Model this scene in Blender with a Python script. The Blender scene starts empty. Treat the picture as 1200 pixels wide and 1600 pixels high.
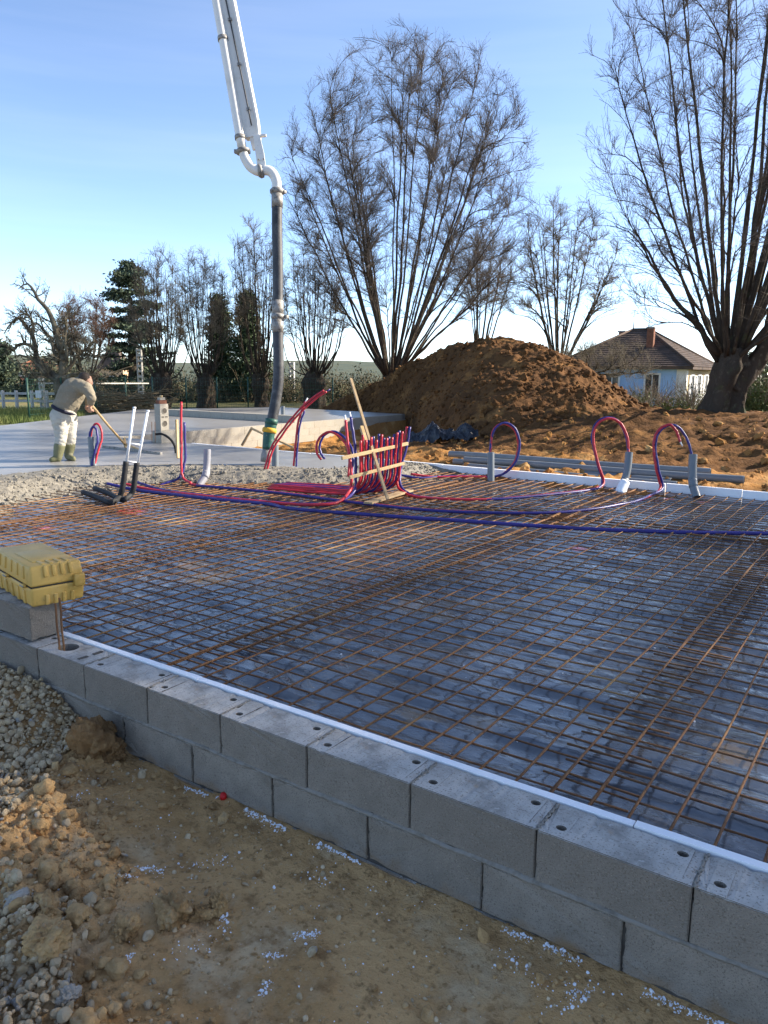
import bpy, bmesh, math, random
import numpy as np
from mathutils import Vector, Matrix

SC = bpy.context.scene
COL = SC.collection
random.seed(11)
RG = np.random.default_rng(11)

# ------------------------------------------------------------------ camera
CAM = np.array([3.393, -2.211, 1.501])
_yaw, _pit, _rol = np.radians([-34.53, -10.40, 0.44])
FWD = np.array([math.sin(_yaw) * math.cos(_pit), math.cos(_yaw) * math.cos(_pit), math.sin(_pit)])
_r0 = np.array([math.cos(_yaw), -math.sin(_yaw), 0.0])
_u0 = np.cross(_r0, FWD)
RT = _r0 * math.cos(_rol) + _u0 * math.sin(_rol)
UP = _u0 * math.cos(_rol) - _r0 * math.sin(_rol)
H_R = _r0                                              # level direction to the right
H_F = np.array([math.sin(_yaw), math.cos(_yaw), 0.0])  # level direction away
cd = bpy.data.cameras.new('camera')
cam = bpy.data.objects.new('camera', cd)
COL.objects.link(cam)
m = Matrix.Identity(4)
for i in range(3):
    m[i][0], m[i][1], m[i][2], m[i][3] = RT[i], UP[i], -FWD[i], CAM[i]
cam.matrix_world = m
cd.sensor_fit = 'VERTICAL'
cd.sensor_height = 36.0
cd.sensor_width = 27.0
cd.lens = 27.0
cd.clip_start = 0.05
cd.clip_end = 8000
SC.camera = cam
SC.render.resolution_x, SC.render.resolution_y = 768, 1024

# ------------------------------------------------------------------ light
SUN_E = math.radians(29)
SUN_AZ = math.atan2(0.65, 0.76)
S = Vector((math.sin(SUN_AZ) * math.cos(SUN_E), math.cos(SUN_AZ) * math.cos(SUN_E), math.sin(SUN_E)))
w = bpy.data.worlds.new('World')
SC.world = w
w.use_nodes = True
nt = w.node_tree
nt.nodes.clear()
sky = nt.nodes.new('ShaderNodeTexSky')
sky.sky_type = 'NISHITA'
sky.sun_disc = False
sky.sun_elevation = SUN_E
sky.sun_rotation = SUN_AZ
sky.altitude = 200
sky.air_density = 0.55
sky.dust_density = 0.4
sky.ozone_density = 2.8
bg = nt.nodes.new('ShaderNodeBackground')
bg.inputs['Strength'].default_value = 0.105
# thin high cirrus streaks
tc = nt.nodes.new('ShaderNodeTexCoord')
mp = nt.nodes.new('ShaderNodeMapping')
mp.inputs['Rotation'].default_value = (0, 0, math.radians(34))
mp.inputs['Scale'].default_value = (1.2, 1.2, 16.0)
nz = nt.nodes.new('ShaderNodeTexNoise')
nz.inputs['Scale'].default_value = 1.6
nz.inputs['Detail'].default_value = 5
mr = nt.nodes.new('ShaderNodeMapRange')
mr.inputs[1].default_value = 0.42
mr.inputs[2].default_value = 0.75
mr.inputs[4].default_value = 0.05
mx = nt.nodes.new('ShaderNodeMixRGB')
mx.inputs['Color2'].default_value = (4.6, 4.9, 5.4, 1)
out = nt.nodes.new('ShaderNodeOutputWorld')
L = nt.links.new
L(tc.outputs['Generated'], mp.inputs['Vector'])
L(mp.outputs['Vector'], nz.inputs['Vector'])
L(nz.outputs[0], mr.inputs[0])
L(mr.outputs[0], mx.inputs['Fac'])
L(sky.outputs[0], mx.inputs['Color1'])
wb = nt.nodes.new('ShaderNodeMixRGB'); wb.blend_type = 'MULTIPLY'; wb.inputs['Fac'].default_value = 1
wb.inputs['Color2'].default_value = (1.045, 0.97, 0.89, 1)   # the camera's warm white balance
L(mx.outputs[0], wb.inputs['Color1'])
L(wb.outputs[0], bg.inputs['Color'])
L(bg.outputs[0], out.inputs['Surface'])
sl = bpy.data.lights.new('sun', 'SUN')
sl.energy = 3.2
sl.angle = math.radians(0.55)
sl.color = (1.0, 0.90, 0.76)
so = bpy.data.objects.new('sun', sl)
COL.objects.link(so)
so.rotation_euler = S.to_track_quat('Z', 'Y').to_euler()
so.location = (20, 25, 30)
SC.view_settings.view_transform = 'Standard'
SC.view_settings.look = 'None'
SC.view_settings.gamma = 1
SC.view_settings.exposure = 1.97
SC.render.engine = 'CYCLES'

# ------------------------------------------------------------------ helpers
def ray(x, y):
    return FWD + RT * (x - 600) / 1200 - UP * (y - 800) / 1200

def G(x, y, z=0.0):                 # point seen at (x, y) that lies on the level z
    d = ray(x, y)
    return CAM + d * (z - CAM[2]) / d[2]

def D(x, y, dist):                  # point seen at (x, y) at a given distance
    return CAM + ray(x, y) * dist

def _h(ix, iy, s):
    n = (ix.astype(np.int64) * 374761393 + iy.astype(np.int64) * 668265263 + s * 982451653) & 0xffffffff
    n = ((n ^ (n >> 13)) * 1274126177) & 0xffffffff
    n = n ^ (n >> 16)
    return (n & 0xffff) / 32767.5 - 1.0

def vn(x, y, s=0):
    x = np.asarray(x, float); y = np.asarray(y, float)
    ix = np.floor(x); iy = np.floor(y)
    fx = x - ix; fy = y - iy
    fx = fx * fx * fx * (fx * (fx * 6 - 15) + 10); fy = fy * fy * fy * (fy * (fy * 6 - 15) + 10)
    a = _h(ix, iy, s); b = _h(ix + 1, iy, s); c = _h(ix, iy + 1, s); d = _h(ix + 1, iy + 1, s)
    return (a * (1 - fx) + b * fx) * (1 - fy) + (c * (1 - fx) + d * fx) * fy

def fbm(x, y, o=4, s=0, g=0.5):
    t = 0; a = 1.0; n = 0
    x = np.asarray(x, float); y = np.asarray(y, float)
    for k in range(o):
        t = t + a * vn(x * 0.94 + y * 0.34, y * 0.94 - x * 0.34, s + k * 17)
        n += a; a *= g; x = x * 2.07 + 3.1; y = y * 2.07 - 1.7
    return t / n

def lump(x, y, s=0):                # rounded lumps 0..1
    return 1 - np.abs(vn(x, y, s))

def sst(a, b, x):
    t = np.clip((np.asarray(x, float) - a) / (b - a), 0, 1)
    return t * t * (3 - 2 * t)

def mesh_arr(name, V, Fs, smooth=True):
    me = bpy.data.meshes.new(name)
    V = np.ascontiguousarray(V, dtype=np.float32)
    Fs = [np.asarray(f, dtype=np.int32) for f in Fs if len(f)]
    idx = np.concatenate([f.ravel() for f in Fs])
    tot = np.concatenate([np.full(len(f), f.shape[1], np.int32) for f in Fs])
    st = np.concatenate([[0], np.cumsum(tot)[:-1]]).astype(np.int32)
    me.vertices.add(len(V)); me.vertices.foreach_set('co', V.ravel())
    me.loops.add(len(idx)); me.loops.foreach_set('vertex_index', idx)
    me.polygons.add(len(tot)); me.polygons.foreach_set('loop_start', st)
    me.polygons.foreach_set('use_smooth', np.full(len(tot), smooth))
    me.update(calc_edges=True)
    me.validate()
    return me

ORG = {}
def tag(o, label=None, cat=None, group=None, kind=None):
    if label: o['label'] = label
    if cat: o['category'] = cat
    if group: o['group'] = group
    if kind: o['kind'] = kind
    return o

def thing(name, label, cat, loc=(0, 0, 0), group=None):
    o = bpy.data.objects.new(name, None)
    o.empty_display_size = 0.1
    COL.objects.link(o)
    o.location = loc
    ORG[o.name] = np.array(loc, float)
    return tag(o, label, cat, group)

def link(name, me, mat, parent=None, loc=None):
    o = bpy.data.objects.new(name, me)
    COL.objects.link(o)
    if mat and not me.materials: me.materials.append(mat)
    if parent is not None:
        o.parent = parent
        ORG[o.name] = ORG.get(parent.name, np.zeros(3))
    if loc is not None: o.location = loc
    return o

def obj(name, V, Fs, mat, parent=None, smooth=True):
    V = np.asarray(V, float)
    if parent is not None: V = V - ORG.get(parent.name, np.zeros(3))
    return link(name, mesh_arr(name, V, Fs, smooth), mat, parent)

def tubes(P, R, S=6, cap=True):
    P = np.asarray(P, float); R = np.asarray(R, float)
    if P.ndim == 2: P = P[None]; R = np.broadcast_to(R, P.shape[1:2])[None]
    B, n, _ = P.shape
    T = np.gradient(P, axis=1)
    T /= np.linalg.norm(T, axis=2, keepdims=True) + 1e-12
    mt = np.abs(T.mean(1))
    ref = np.zeros((B, 3)); ref[np.arange(B), np.argmin(mt, axis=1)] = 1
    ref = np.repeat(ref[:, None], n, 1)
    N = np.cross(T, ref); N /= np.linalg.norm(N, axis=2, keepdims=True) + 1e-12
    Bn = np.cross(T, N)
    a = np.arange(S) * 2 * np.pi / S
    V = P[:, :, None] + R[:, :, None, None] * (np.cos(a)[None, None, :, None] * N[:, :, None] + np.sin(a)[None, None, :, None] * Bn[:, :, None])
    V = V.reshape(-1, 3)
    b = np.arange(B)[:, None, None] * n * S; i = np.arange(n - 1)[None, :, None] * S; j = np.arange(S)[None, None, :]
    j2 = (j + 1) % S
    F = np.stack([b + i + j, b + i + j2, b + i + S + j2, b + i + S + j], -1).reshape(-1, 4)[:, ::-1]
    Fs = [F]
    if cap:
        c0 = np.arange(B)[:, None] * n * S + np.arange(S)[None]
        c1 = c0 + (n - 1) * S
        Fs += [c0, c1[:, ::-1]]
    return V, Fs

class MB:
    def __init__(s): s.V = []; s.F = {}; s.n = 0
    def add(s, V, Fs):
        V = np.asarray(V, float).reshape(-1, 3)
        for f in Fs:
            f = np.asarray(f)
            if len(f): s.F.setdefault(f.shape[1], []).append(f + s.n)
        s.V.append(V); s.n += len(V)
        return s
    def tube(s, pts, r, S=8, cap=True):
        pts = np.asarray(pts, float)
        r = np.broadcast_to(np.asarray(r, float), (len(pts),))
        return s.add(*tubes(pts, r, S, cap))
    def box(s, lo, hi, bev=0.0, M=None):
        V, F = bbox(lo, hi, bev)
        if M is not None: V = V @ np.asarray(M[0]).T + np.asarray(M[1])
        return s.add(V, F)
    def obj(s, name, mat, parent=None, smooth=True):
        return obj(name, np.concatenate(s.V), [np.concatenate(v) for v in s.F.values()], mat, parent, smooth)
    def mesh(s, name, smooth=False):
        return mesh_arr(name, np.concatenate(s.V), [np.concatenate(v) for v in s.F.values()], smooth)

def bm_arr(bm):
    bm.verts.ensure_lookup_table(); bm.verts.index_update()
    V = np.array([v.co[:] for v in bm.verts])
    F = {}
    for f in bm.faces: F.setdefault(len(f.verts), []).append([v.index for v in f.verts])
    bm.free()
    return V, [np.array(x) for x in F.values()]

def bbox(lo, hi, bev=0.0, seg=2):
    bm = bmesh.new()
    bmesh.ops.create_cube(bm, size=1)
    lo = np.array(lo, float); hi = np.array(hi, float)
    for v in bm.verts: v.co = Vector((lo + hi) / 2 + np.array(v.co[:]) * (hi - lo))
    if bev > 0: bmesh.ops.bevel(bm, geom=bm.edges[:], offset=bev, segments=seg, affect='EDGES', profile=0.5)
    return bm_arr(bm)

def smooth_path(pts, n=24):         # Catmull-Rom through the points
    p = np.asarray(pts, float)
    p = np.vstack([2 * p[0] - p[1], p, 2 * p[-1] - p[-2]])
    seg = len(p) - 3
    t = np.linspace(0, seg - 1e-6, n)
    k = t.astype(int); u = (t - k)[:, None]
    a, b, c, d = p[k], p[k + 1], p[k + 2], p[k + 3]
    return 0.5 * (2 * b + (c - a) * u + (2 * a - 5 * b + 4 * c - d) * u ** 2 + (3 * b - a - 3 * c + d) * u ** 3)

def grid(xs, ys, zf, keep=None):
    X, Y = np.meshgrid(xs, ys, indexing='ij')
    Z = zf(X, Y)
    nx, ny = X.shape
    V = np.stack([X, Y, Z], -1).reshape(-1, 3)
    i = np.arange(nx - 1)[:, None] * ny; j = np.arange(ny - 1)[None]
    F = np.stack([i + j, i + ny + j, i + ny + j + 1, i + j + 1], -1).reshape(-1, 4)
    if keep is not None:
        kf = keep(V[F].mean(1)[:, 0], V[F].mean(1)[:, 1])
        F = F[kf]
        u, inv = np.unique(F, return_inverse=True)
        V = V[u]; F = inv.reshape(-1, 4)
    return V, [F]

def lattice(*segs):                 # uneven axis from (start, stop, step) runs
    o = []
    for a, b, st in segs: o.append(np.arange(a, b - st * 0.5, st))
    o.append([segs[-1][1]])
    return np.concatenate(o)

# ------------------------------------------------------------------ materials
def M(name, col, rough=0.85, layers=(), bump=(), metal=0.0, spec=0.4, rand=0.0, trans=0.0, coat=0.0, spots=(), rl=None, splash=None):
    m = bpy.data.materials.new(name)
    m.use_nodes = True
    nt = m.node_tree; N = nt.nodes; L = nt.links.new
    b = N['Principled BSDF']
    b.inputs['Roughness'].default_value = rough
    b.inputs['Metallic'].default_value = metal
    b.inputs['Specular IOR Level'].default_value = spec
    b.inputs['Coat Weight'].default_value = coat
    if trans: b.inputs['Transmission Weight'].default_value = trans
    tc = N.new('ShaderNodeTexCoord')
    def noise(sc, det, st=None, rot=0):
        n = N.new('ShaderNodeTexNoise')
        n.inputs['Scale'].default_value = sc; n.inputs['Detail'].default_value = det; n.inputs['Roughness'].default_value = 0.6
        if st:
            mp = N.new('ShaderNodeMapping'); mp.inputs['Scale'].default_value = st; mp.inputs['Rotation'].default_value = (0, 0, rot)
            L(tc.outputs['Object'], mp.inputs['Vector']); L(mp.outputs[0], n.inputs['Vector'])
        else: L(tc.outputs['Object'], n.inputs['Vector'])
        return n
    c = N.new('ShaderNodeRGB'); c.outputs[0].default_value = (*col, 1); cur = c.outputs[0]
    if rand:
        g = N.new('ShaderNodeNewGeometry'); oi = N.new('ShaderNodeObjectInfo')
        ad = N.new('ShaderNodeMath'); ad.operation = 'ADD'
        L(g.outputs['Random Per Island'], ad.inputs[0]); L(oi.outputs['Random'], ad.inputs[1])
        mr = N.new('ShaderNodeMapRange'); mr.inputs[2].default_value = 2
        mr.inputs[3].default_value = 1 - rand; mr.inputs[4].default_value = 1 + rand
        L(ad.outputs[0], mr.inputs[0])
        mu = N.new('ShaderNodeVectorMath'); mu.operation = 'SCALE'
        L(cur, mu.inputs[0]); L(mr.outputs[0], mu.inputs['Scale']); cur = mu.outputs[0]
    def mix(fac, c2):
        nonlocal cur
        x = N.new('ShaderNodeMixRGB'); x.inputs['Color2'].default_value = (*c2, 1)
        L(fac, x.inputs['Fac']); L(cur, x.inputs['Color1']); cur = x.outputs[0]
    for ly in layers:
        sc, c2, lo, hi = ly[:4]; det = ly[4] if len(ly) > 4 else 5; st = ly[5] if len(ly) > 5 else None
        amt = ly[6] if len(ly) > 6 else 1.0
        n = noise(sc, det, st)
        r = N.new('ShaderNodeMapRange'); r.inputs[1].default_value = lo; r.inputs[2].default_value = hi; r.inputs[4].default_value = amt
        L(n.outputs[0], r.inputs[0]); mix(r.outputs[0], c2)
        if rl and rl[0] == len([1 for q in layers[:layers.index(ly)]]):
            q = N.new('ShaderNodeMapRange'); q.inputs[3].default_value = rough; q.inputs[4].default_value = rl[1]
            L(r.outputs[0], q.inputs[0]); L(q.outputs[0], b.inputs['Roughness'])
    for (p, rad, c2) in spots:      # paint or mud marks with a place of their own
        d = N.new('ShaderNodeVectorMath'); d.operation = 'DISTANCE'; d.inputs[1].default_value = p
        L(tc.outputs['Object'], d.inputs[0])
        n = noise(14, 4); ad = N.new('ShaderNodeMath'); ad.operation = 'MULTIPLY_ADD'; ad.inputs[1].default_value = rad * 2.2; 
        L(n.outputs[0], ad.inputs[0]); L(d.outputs['Value'], ad.inputs[2])
        r = N.new('ShaderNodeMapRange'); r.inputs[1].default_value = rad * 2.15; r.inputs[2].default_value = rad * 1.7; r.inputs[4].default_value = 0.8
        L(ad.outputs[0], r.inputs[0]); mix(r.outputs[0], c2)
    if splash:                      # splashed mud below a ragged line in the place itself
        g = N.new('ShaderNodeNewGeometry'); sx = N.new('ShaderNodeSeparateXYZ'); L(g.outputs['Position'], sx.inputs[0])
        n = N.new('ShaderNodeTexNoise'); n.inputs['Scale'].default_value = 9; n.inputs['Detail'].default_value = 6; L(g.outputs['Position'], n.inputs['Vector'])
        ad = N.new('ShaderNodeMath'); ad.operation = 'MULTIPLY_ADD'; ad.inputs[1].default_value = 0.22
        L(n.outputs[0], ad.inputs[0]); L(sx.outputs['Z'], ad.inputs[2])
        r = N.new('ShaderNodeMapRange'); r.inputs[1].default_value = splash[0]; r.inputs[2].default_value = splash[0] - 0.07; r.inputs[4].default_value = 0.75
        L(ad.outputs[0], r.inputs[0]); mix(r.outputs[0], splash[1])
    L(cur, b.inputs['Base Color'])
    prev = None
    for bp in bump:
        sc, stg, dist = bp[:3]; det = bp[3] if len(bp) > 3 else 6; st = bp[4] if len(bp) > 4 else None
        n = noise(sc, det, st)
        bn = N.new('ShaderNodeBump'); bn.inputs['Strength'].default_value = stg; bn.inputs['Distance'].default_value = dist
        L(n.outputs[0], bn.inputs['Height'])
        if prev: L(prev, bn.inputs['Normal'])
        prev = bn.outputs[0]
    if prev: L(prev, b.inputs['Normal'])
    return m

DIRT = (0.31, 0.185, 0.075)
m_dirt_front = M('dry_dirt', (0.63, 0.38, 0.165), 0.95,
    [(1.3, (0.42, 0.235, 0.09), 0.42, 0.60), (2.6, (0.64, 0.475, 0.28), 0.52, 0.70), (9, (0.30, 0.17, 0.07), 0.54, 0.70), (35, (0.32, 0.19, 0.08), 0.55, 0.68, 4), (60, (0.50, 0.38, 0.23), 0.6, 0.75, 3)],
    [(14, 0.7, 0.04, 8), (70, 0.8, 0.012, 6), (220, .6, .004, 3)], spec=0.15)
m_dirt = M('ochre_dirt', (0.33, 0.16, 0.048), 0.95,
    [(0.5, (0.30, 0.15, 0.05), 0.4, 0.6), (2.2, (0.47, 0.29, 0.12), 0.52, 0.7), (7, (0.19, 0.10, 0.04), 0.55, 0.72)],
    [(5, 0.6, 0.08, 8), (30, 0.6, 0.03, 6)], spec=0.1)
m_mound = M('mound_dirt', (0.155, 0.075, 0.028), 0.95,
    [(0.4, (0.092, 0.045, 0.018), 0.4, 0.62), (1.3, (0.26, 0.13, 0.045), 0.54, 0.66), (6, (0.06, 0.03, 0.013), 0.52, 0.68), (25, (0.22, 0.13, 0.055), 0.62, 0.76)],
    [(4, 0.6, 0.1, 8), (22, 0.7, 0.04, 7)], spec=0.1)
m_clod = M('clod', (0.52, 0.325, 0.145), 0.95, [(9, (0.24, 0.14, 0.06), 0.45, 0.65), (24, (0.45, 0.33, 0.19), 0.55, 0.72)], [(30, 0.6, 0.02, 8), (120, 0.4, 0.006)], spec=0.1, rand=0.18)
m_clod_wet = M('wet_clod', (0.27, 0.15, 0.062), 0.9, [(9, (0.17, 0.09, 0.036), 0.45, 0.65), (24, (0.36, 0.22, 0.10), 0.55, 0.72)], [(30, 0.8, 0.02, 8), (120, 0.5, 0.006)], spec=0.2)
m_pebble = M('pebble', (0.53, 0.41, 0.255), 0.8, [(22, (0.34, 0.235, 0.12), 0.45, 0.65), (4, (0.30, 0.19, 0.085), 0.55, 0.68, 5, None, .7), (9, (0.27, 0.26, 0.24), 0.62, 0.68)], [(90, 0.25, 0.004)], spec=0.3, rand=0.42)
m_stone_white = M('pale_stone', (0.36, 0.32, 0.26), 0.8, [(18, (0.30, 0.24, 0.16), 0.5, 0.7)], [(40, 0.5, 0.01)], rand=0.2)
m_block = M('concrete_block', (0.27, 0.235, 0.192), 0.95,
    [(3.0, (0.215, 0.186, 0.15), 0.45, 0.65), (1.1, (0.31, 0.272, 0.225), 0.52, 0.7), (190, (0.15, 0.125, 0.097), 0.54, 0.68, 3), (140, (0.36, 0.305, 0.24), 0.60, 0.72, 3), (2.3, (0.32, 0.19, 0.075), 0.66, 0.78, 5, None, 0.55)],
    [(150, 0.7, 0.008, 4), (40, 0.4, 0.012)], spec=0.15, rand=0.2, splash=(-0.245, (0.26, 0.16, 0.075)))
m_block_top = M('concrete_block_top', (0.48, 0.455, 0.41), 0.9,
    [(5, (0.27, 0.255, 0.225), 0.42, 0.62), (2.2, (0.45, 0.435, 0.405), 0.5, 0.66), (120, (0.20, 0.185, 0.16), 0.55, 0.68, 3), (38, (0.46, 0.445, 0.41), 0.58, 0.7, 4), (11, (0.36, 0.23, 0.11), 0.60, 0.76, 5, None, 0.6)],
    [(120, 0.4, 0.004, 4), (18, 0.25, 0.01)], spec=0.15, rand=0.06)  # lighter than the fronts: stronger light on the tops put into the colour
m_mortar = M('mortar', (0.27, 0.248, 0.215), 0.95, [(25, (0.20, 0.175, 0.14), 0.45, 0.65)], [(70, 0.7, 0.01)], spec=0.1)
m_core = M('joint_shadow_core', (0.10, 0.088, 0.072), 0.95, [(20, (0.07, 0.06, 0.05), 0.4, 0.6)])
m_foam = M('polystyrene', (0.86, 0.87, 0.88), 0.75, [(3, (0.80, 0.80, 0.79), 0.5, 0.75), (7, (0.55, 0.44, 0.3), 0.70, 0.8, 5, None, 0.5)], [(160, 0.25, 0.003, 2)], spec=0.3)
def PT(x, y, z=-0.14): return tuple(G(x, y, z))
PINK = (0.75, 0.12, 0.14)
MUD = (0.20, 0.145, 0.08)
m_film = M('black_film', (0.066, 0.076, 0.088), 0.24,
    [(1.6, (0.10, 0.085, 0.06), 0.58, 0.80, 6, None, 0.35), (9, (0.20, 0.17, 0.13), 0.62, 0.80, 6, None, 0.5), (2.2, (0.26, 0.18, 0.095), 0.67, 0.76, 6, None, 0.7)],
    [(3, 0.35, 0.05, 3, (0.5, 2.4, 1)), (16, 0.25, 0.012, 3)], spec=1.0, coat=0.6, rl=(2, 0.8),
    spots=[(PT(905, 852), 0.11, PINK), (PT(995, 897), 0.05, PINK), (PT(205, 797), 0.22, (0.7, 0.1, 0.07)), (PT(70, 822), 0.12, PINK), (PT(1100, 782), 0.09, PINK), (PT(1045, 778), 0.08, PINK),
           (PT(325, 897), 0.24, (0.42, 0.27, 0.10)), (PT(300, 880), 0.16, (0.42, 0.26, 0.09)), (PT(640, 945), 0.14, MUD), (PT(690, 960), 0.13, MUD), (PT(650, 1110), 0.13, MUD), (PT(755, 1125), 0.10, MUD), (PT(1145, 1175), 0.11, MUD), (PT(660, 830), 0.2, MUD)])
m_rebar = M('rusty_rebar', (0.19, 0.092, 0.042), 0.8,
    [(3, (0.27, 0.135, 0.055), 0.45, 0.65), (30, (0.12, 0.055, 0.028), 0.5, 0.7), (1.1, (0.44, 0.25, 0.10), 0.54, 0.68)],
    [(260, 0.6, 0.004, 2)], spec=0.25, rand=0.12)
m_wet = M('wet_concrete', (0.25, 0.24, 0.22), 0.36,
    [(0.7, (0.16, 0.155, 0.145), 0.42, 0.62), (3.5, (0.28, 0.27, 0.25), 0.52, 0.72, 5, (1, 3, 1)), (0.35, (0.28, 0.27, 0.25), 0.5, 0.65)],
    [(2.5, 0.10, 0.02, 5, (0.5, 2.5, 1)), (30, 0.07, 0.004, 4)], spec=0.5)
m_rough = M('rough_concrete', (0.235, 0.21, 0.165), 0.7,
    [(20, (0.15, 0.135, 0.105), 0.45, 0.62), (55, (0.31, 0.28, 0.22), 0.55, 0.7), (1.2, (0.20, 0.185, 0.15), 0.5, 0.65)],
    [(45, 0.6, 0.025, 6), (130, 0.5, 0.008)], spec=0.4)
m_slab_dry = M('cured_concrete', (0.42, 0.40, 0.36), 0.8, [(1.4, (0.34, 0.325, 0.295), 0.42, 0.62), (12, (0.48, 0.455, 0.405), 0.55, 0.7)], [(40, 0.3, 0.01)], spec=0.25)
m_found = M('foundation_block', (0.36, 0.33, 0.275), 0.9, [(1.5, (0.33, 0.295, 0.235), 0.45, 0.65), (20, (0.46, 0.415, 0.335), 0.55, 0.7)], [(60, 0.4, 0.01)], spec=0.15, rand=0.08)
m_red = M('red_conduit', (0.50, 0.022, 0.035), 0.42, [(8, (0.38, 0.018, 0.035), 0.5, 0.7), (14, (0.45, 0.16, 0.13), 0.62, 0.75)], [(0.5, 0.0, 0.0)], spec=0.45, rand=0.08)
m_blue = M('blue_conduit', (0.026, 0.020, 0.165), 0.4, [(8, (0.02, 0.016, 0.11), 0.5, 0.7), (14, (0.12, 0.11, 0.2), 0.63, 0.76)], spec=0.45, rand=0.12)
m_purple = M('purple_conduit', (0.11, 0.018, 0.20), 0.36, [(5, (0.20, 0.02, 0.12), 0.5, 0.7)], spec=0.45)
m_pvc = M('grey_pvc', (0.15, 0.17, 0.185), 0.42, [(4, (0.185, 0.20, 0.21), 0.5, 0.7), (18, (0.36, 0.34, 0.30), 0.66, 0.78)], spec=0.4, rand=0.06)
m_pvc_light = M('pale_pvc', (0.27, 0.27, 0.29), 0.45, [(4, (0.32, 0.31, 0.32), 0.5, 0.7)], spec=0.4)
m_foamtube = M('black_foam_sleeve', (0.016, 0.016, 0.017), 0.7, [(10, (0.03, 0.03, 0.03), 0.5, 0.7)], [(40, 0.2, 0.004)], spec=0.3)
m_whitepipe = M('white_pipe', (0.80, 0.80, 0.79), 0.4, [(6, (0.70, 0.69, 0.66), 0.55, 0.75)], spec=0.45)
m_wood = M('raw_timber', (0.56, 0.40, 0.21), 0.75, [(6, (0.44, 0.29, 0.13), 0.5, 0.7, 5, (1, 1, 0.2)), (22, (0.64, 0.48, 0.28), 0.55, 0.7)], [(60, 0.3, 0.005)], spec=0.2)
m_wood_old = M('weathered_timber', (0.42, 0.30, 0.17), 0.8, [(9, (0.30, 0.20, 0.105), 0.5, 0.7)], spec=0.2)
m_hose = M('rubber_hose', (0.030, 0.031, 0.034), 0.55, [(5, (0.10, 0.10, 0.098), 0.47, 0.68), (2, (0.055, 0.055, 0.06), 0.45, 0.6), (30, (0.16, 0.155, 0.15), 0.62, 0.75)], [(60, 0.3, 0.006)], spec=0.4)
m_boom = M('boom_paint', (0.76, 0.745, 0.70), 0.5, [(3, (0.62, 0.59, 0.53), 0.55, 0.72), (14, (0.42, 0.31, 0.20), 0.66, 0.76), (40, (0.10, 0.09, 0.08), 0.70, 0.76)], [(30, 0.2, 0.006)], spec=0.4)
m_steel = M('dirty_steel', (0.30, 0.285, 0.26), 0.6, [(14, (0.14, 0.12, 0.10), 0.5, 0.65), (30, (0.42, 0.38, 0.32), 0.58, 0.7)], [(50, 0.3, 0.006)], metal=0.3, spec=0.4)
m_green = M('green_cuff', (0.018, 0.085, 0.06), 0.5, [(9, (0.03, 0.12, 0.095), 0.5, 0.7), (20, (0.20, 0.20, 0.18), 0.62, 0.72)], spec=0.4)
m_strap = M('yellow_strap', (0.62, 0.36, 0.03), 0.6, [(15, (0.5, 0.27, 0.03), 0.5, 0.7)], spec=0.3)
m_box = M('ochre_case_plastic', (0.64, 0.40, 0.10), 0.5, [(3, (0.44, 0.265, 0.055), 0.45, 0.65), (9, (0.54, 0.37, 0.13), 0.55, 0.75), (45, (0.34, 0.20, 0.05), 0.62, 0.75)], [(140, 0.12, 0.003)], spec=0.35)
m_tarp = M('dark_tarp', (0.008, 0.010, 0.016), 0.32, [(4, (0.022, 0.026, 0.034), 0.5, 0.7)], [(5, 0.6, 0.12), (14, .4, .04)], spec=0.5)
m_bark = M('bark', (0.07, 0.054, 0.04), 0.95, [(2.5, (0.055, 0.043, 0.033), 0.45, 0.62, 6, (1, 1, 0.25)), (7, (0.13, 0.11, 0.08), 0.55, 0.7), (3, (0.075, 0.08, 0.04), 0.58, 0.72)], [(7, 1.0, 0.12, 8, (1, 1, 0.35)), (30, .8, .04)], spec=0.1)
m_twig = M('twig', (0.085, 0.064, 0.05), 0.9, [(1.2, (0.055, 0.041, 0.033), 0.45, 0.62), (0.7, (0.12, 0.095, 0.072), 0.55, 0.7)], spec=0.15, rand=0.25)
m_twig_fine = M('fine_twig', (0.135, 0.11, 0.09), 0.9, [(1.2, (0.09, 0.072, 0.06), 0.45, 0.62), (0.7, (0.175, 0.145, 0.118), 0.55, 0.7)], spec=0.15, rand=0.3)
m_twig_red = M('reddish_twig', (0.15, 0.092, 0.068), 0.9, [(1.2, (0.10, 0.06, 0.045), 0.45, 0.62)], spec=0.15, rand=0.25)
m_twig_gray = M('pale_twig', (0.215, 0.175, 0.125), 0.9, [(1.2, (0.15, 0.12, 0.085), 0.45, 0.62), (2, (0.26, 0.22, 0.15), 0.55, 0.7)], spec=0.15, rand=0.25)
m_lichen = M('lichen_bark', (0.17, 0.145, 0.10), 0.95, [(3, (0.09, 0.07, 0.05), 0.45, 0.6), (6, (0.27, 0.25, 0.17), 0.55, 0.7)], [(10, 0.6, 0.05)], spec=0.1)
m_conifer = M('conifer_needles', (0.045, 0.065, 0.028), 0.85, [(1, (0.03, 0.045, 0.022), 0.4, 0.6)], spec=0.2, rand=0.45)
m_cedar = M('cedar_needles', (0.06, 0.085, 0.055), 0.85, [(1, (0.085, 0.10, 0.055), 0.45, 0.65)], spec=0.2, rand=0.4)
m_leaf = M('shrub_leaf', (0.10, 0.13, 0.035), 0.7, [(1.2, (0.17, 0.17, 0.05), 0.5, 0.66)], spec=0.3, rand=0.45)
m_leaf_dark = M('laurel_leaf', (0.04, 0.085, 0.03), 0.45, [(1.2, (0.07, 0.11, 0.04), 0.5, 0.66)], spec=0.4, rand=0.4)
m_leaf_grey = M('far_leaf', (0.065, 0.08, 0.045), 0.8, [(0.5, (0.09, 0.09, 0.05), 0.5, 0.66)], spec=0.2, rand=0.4)
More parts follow.
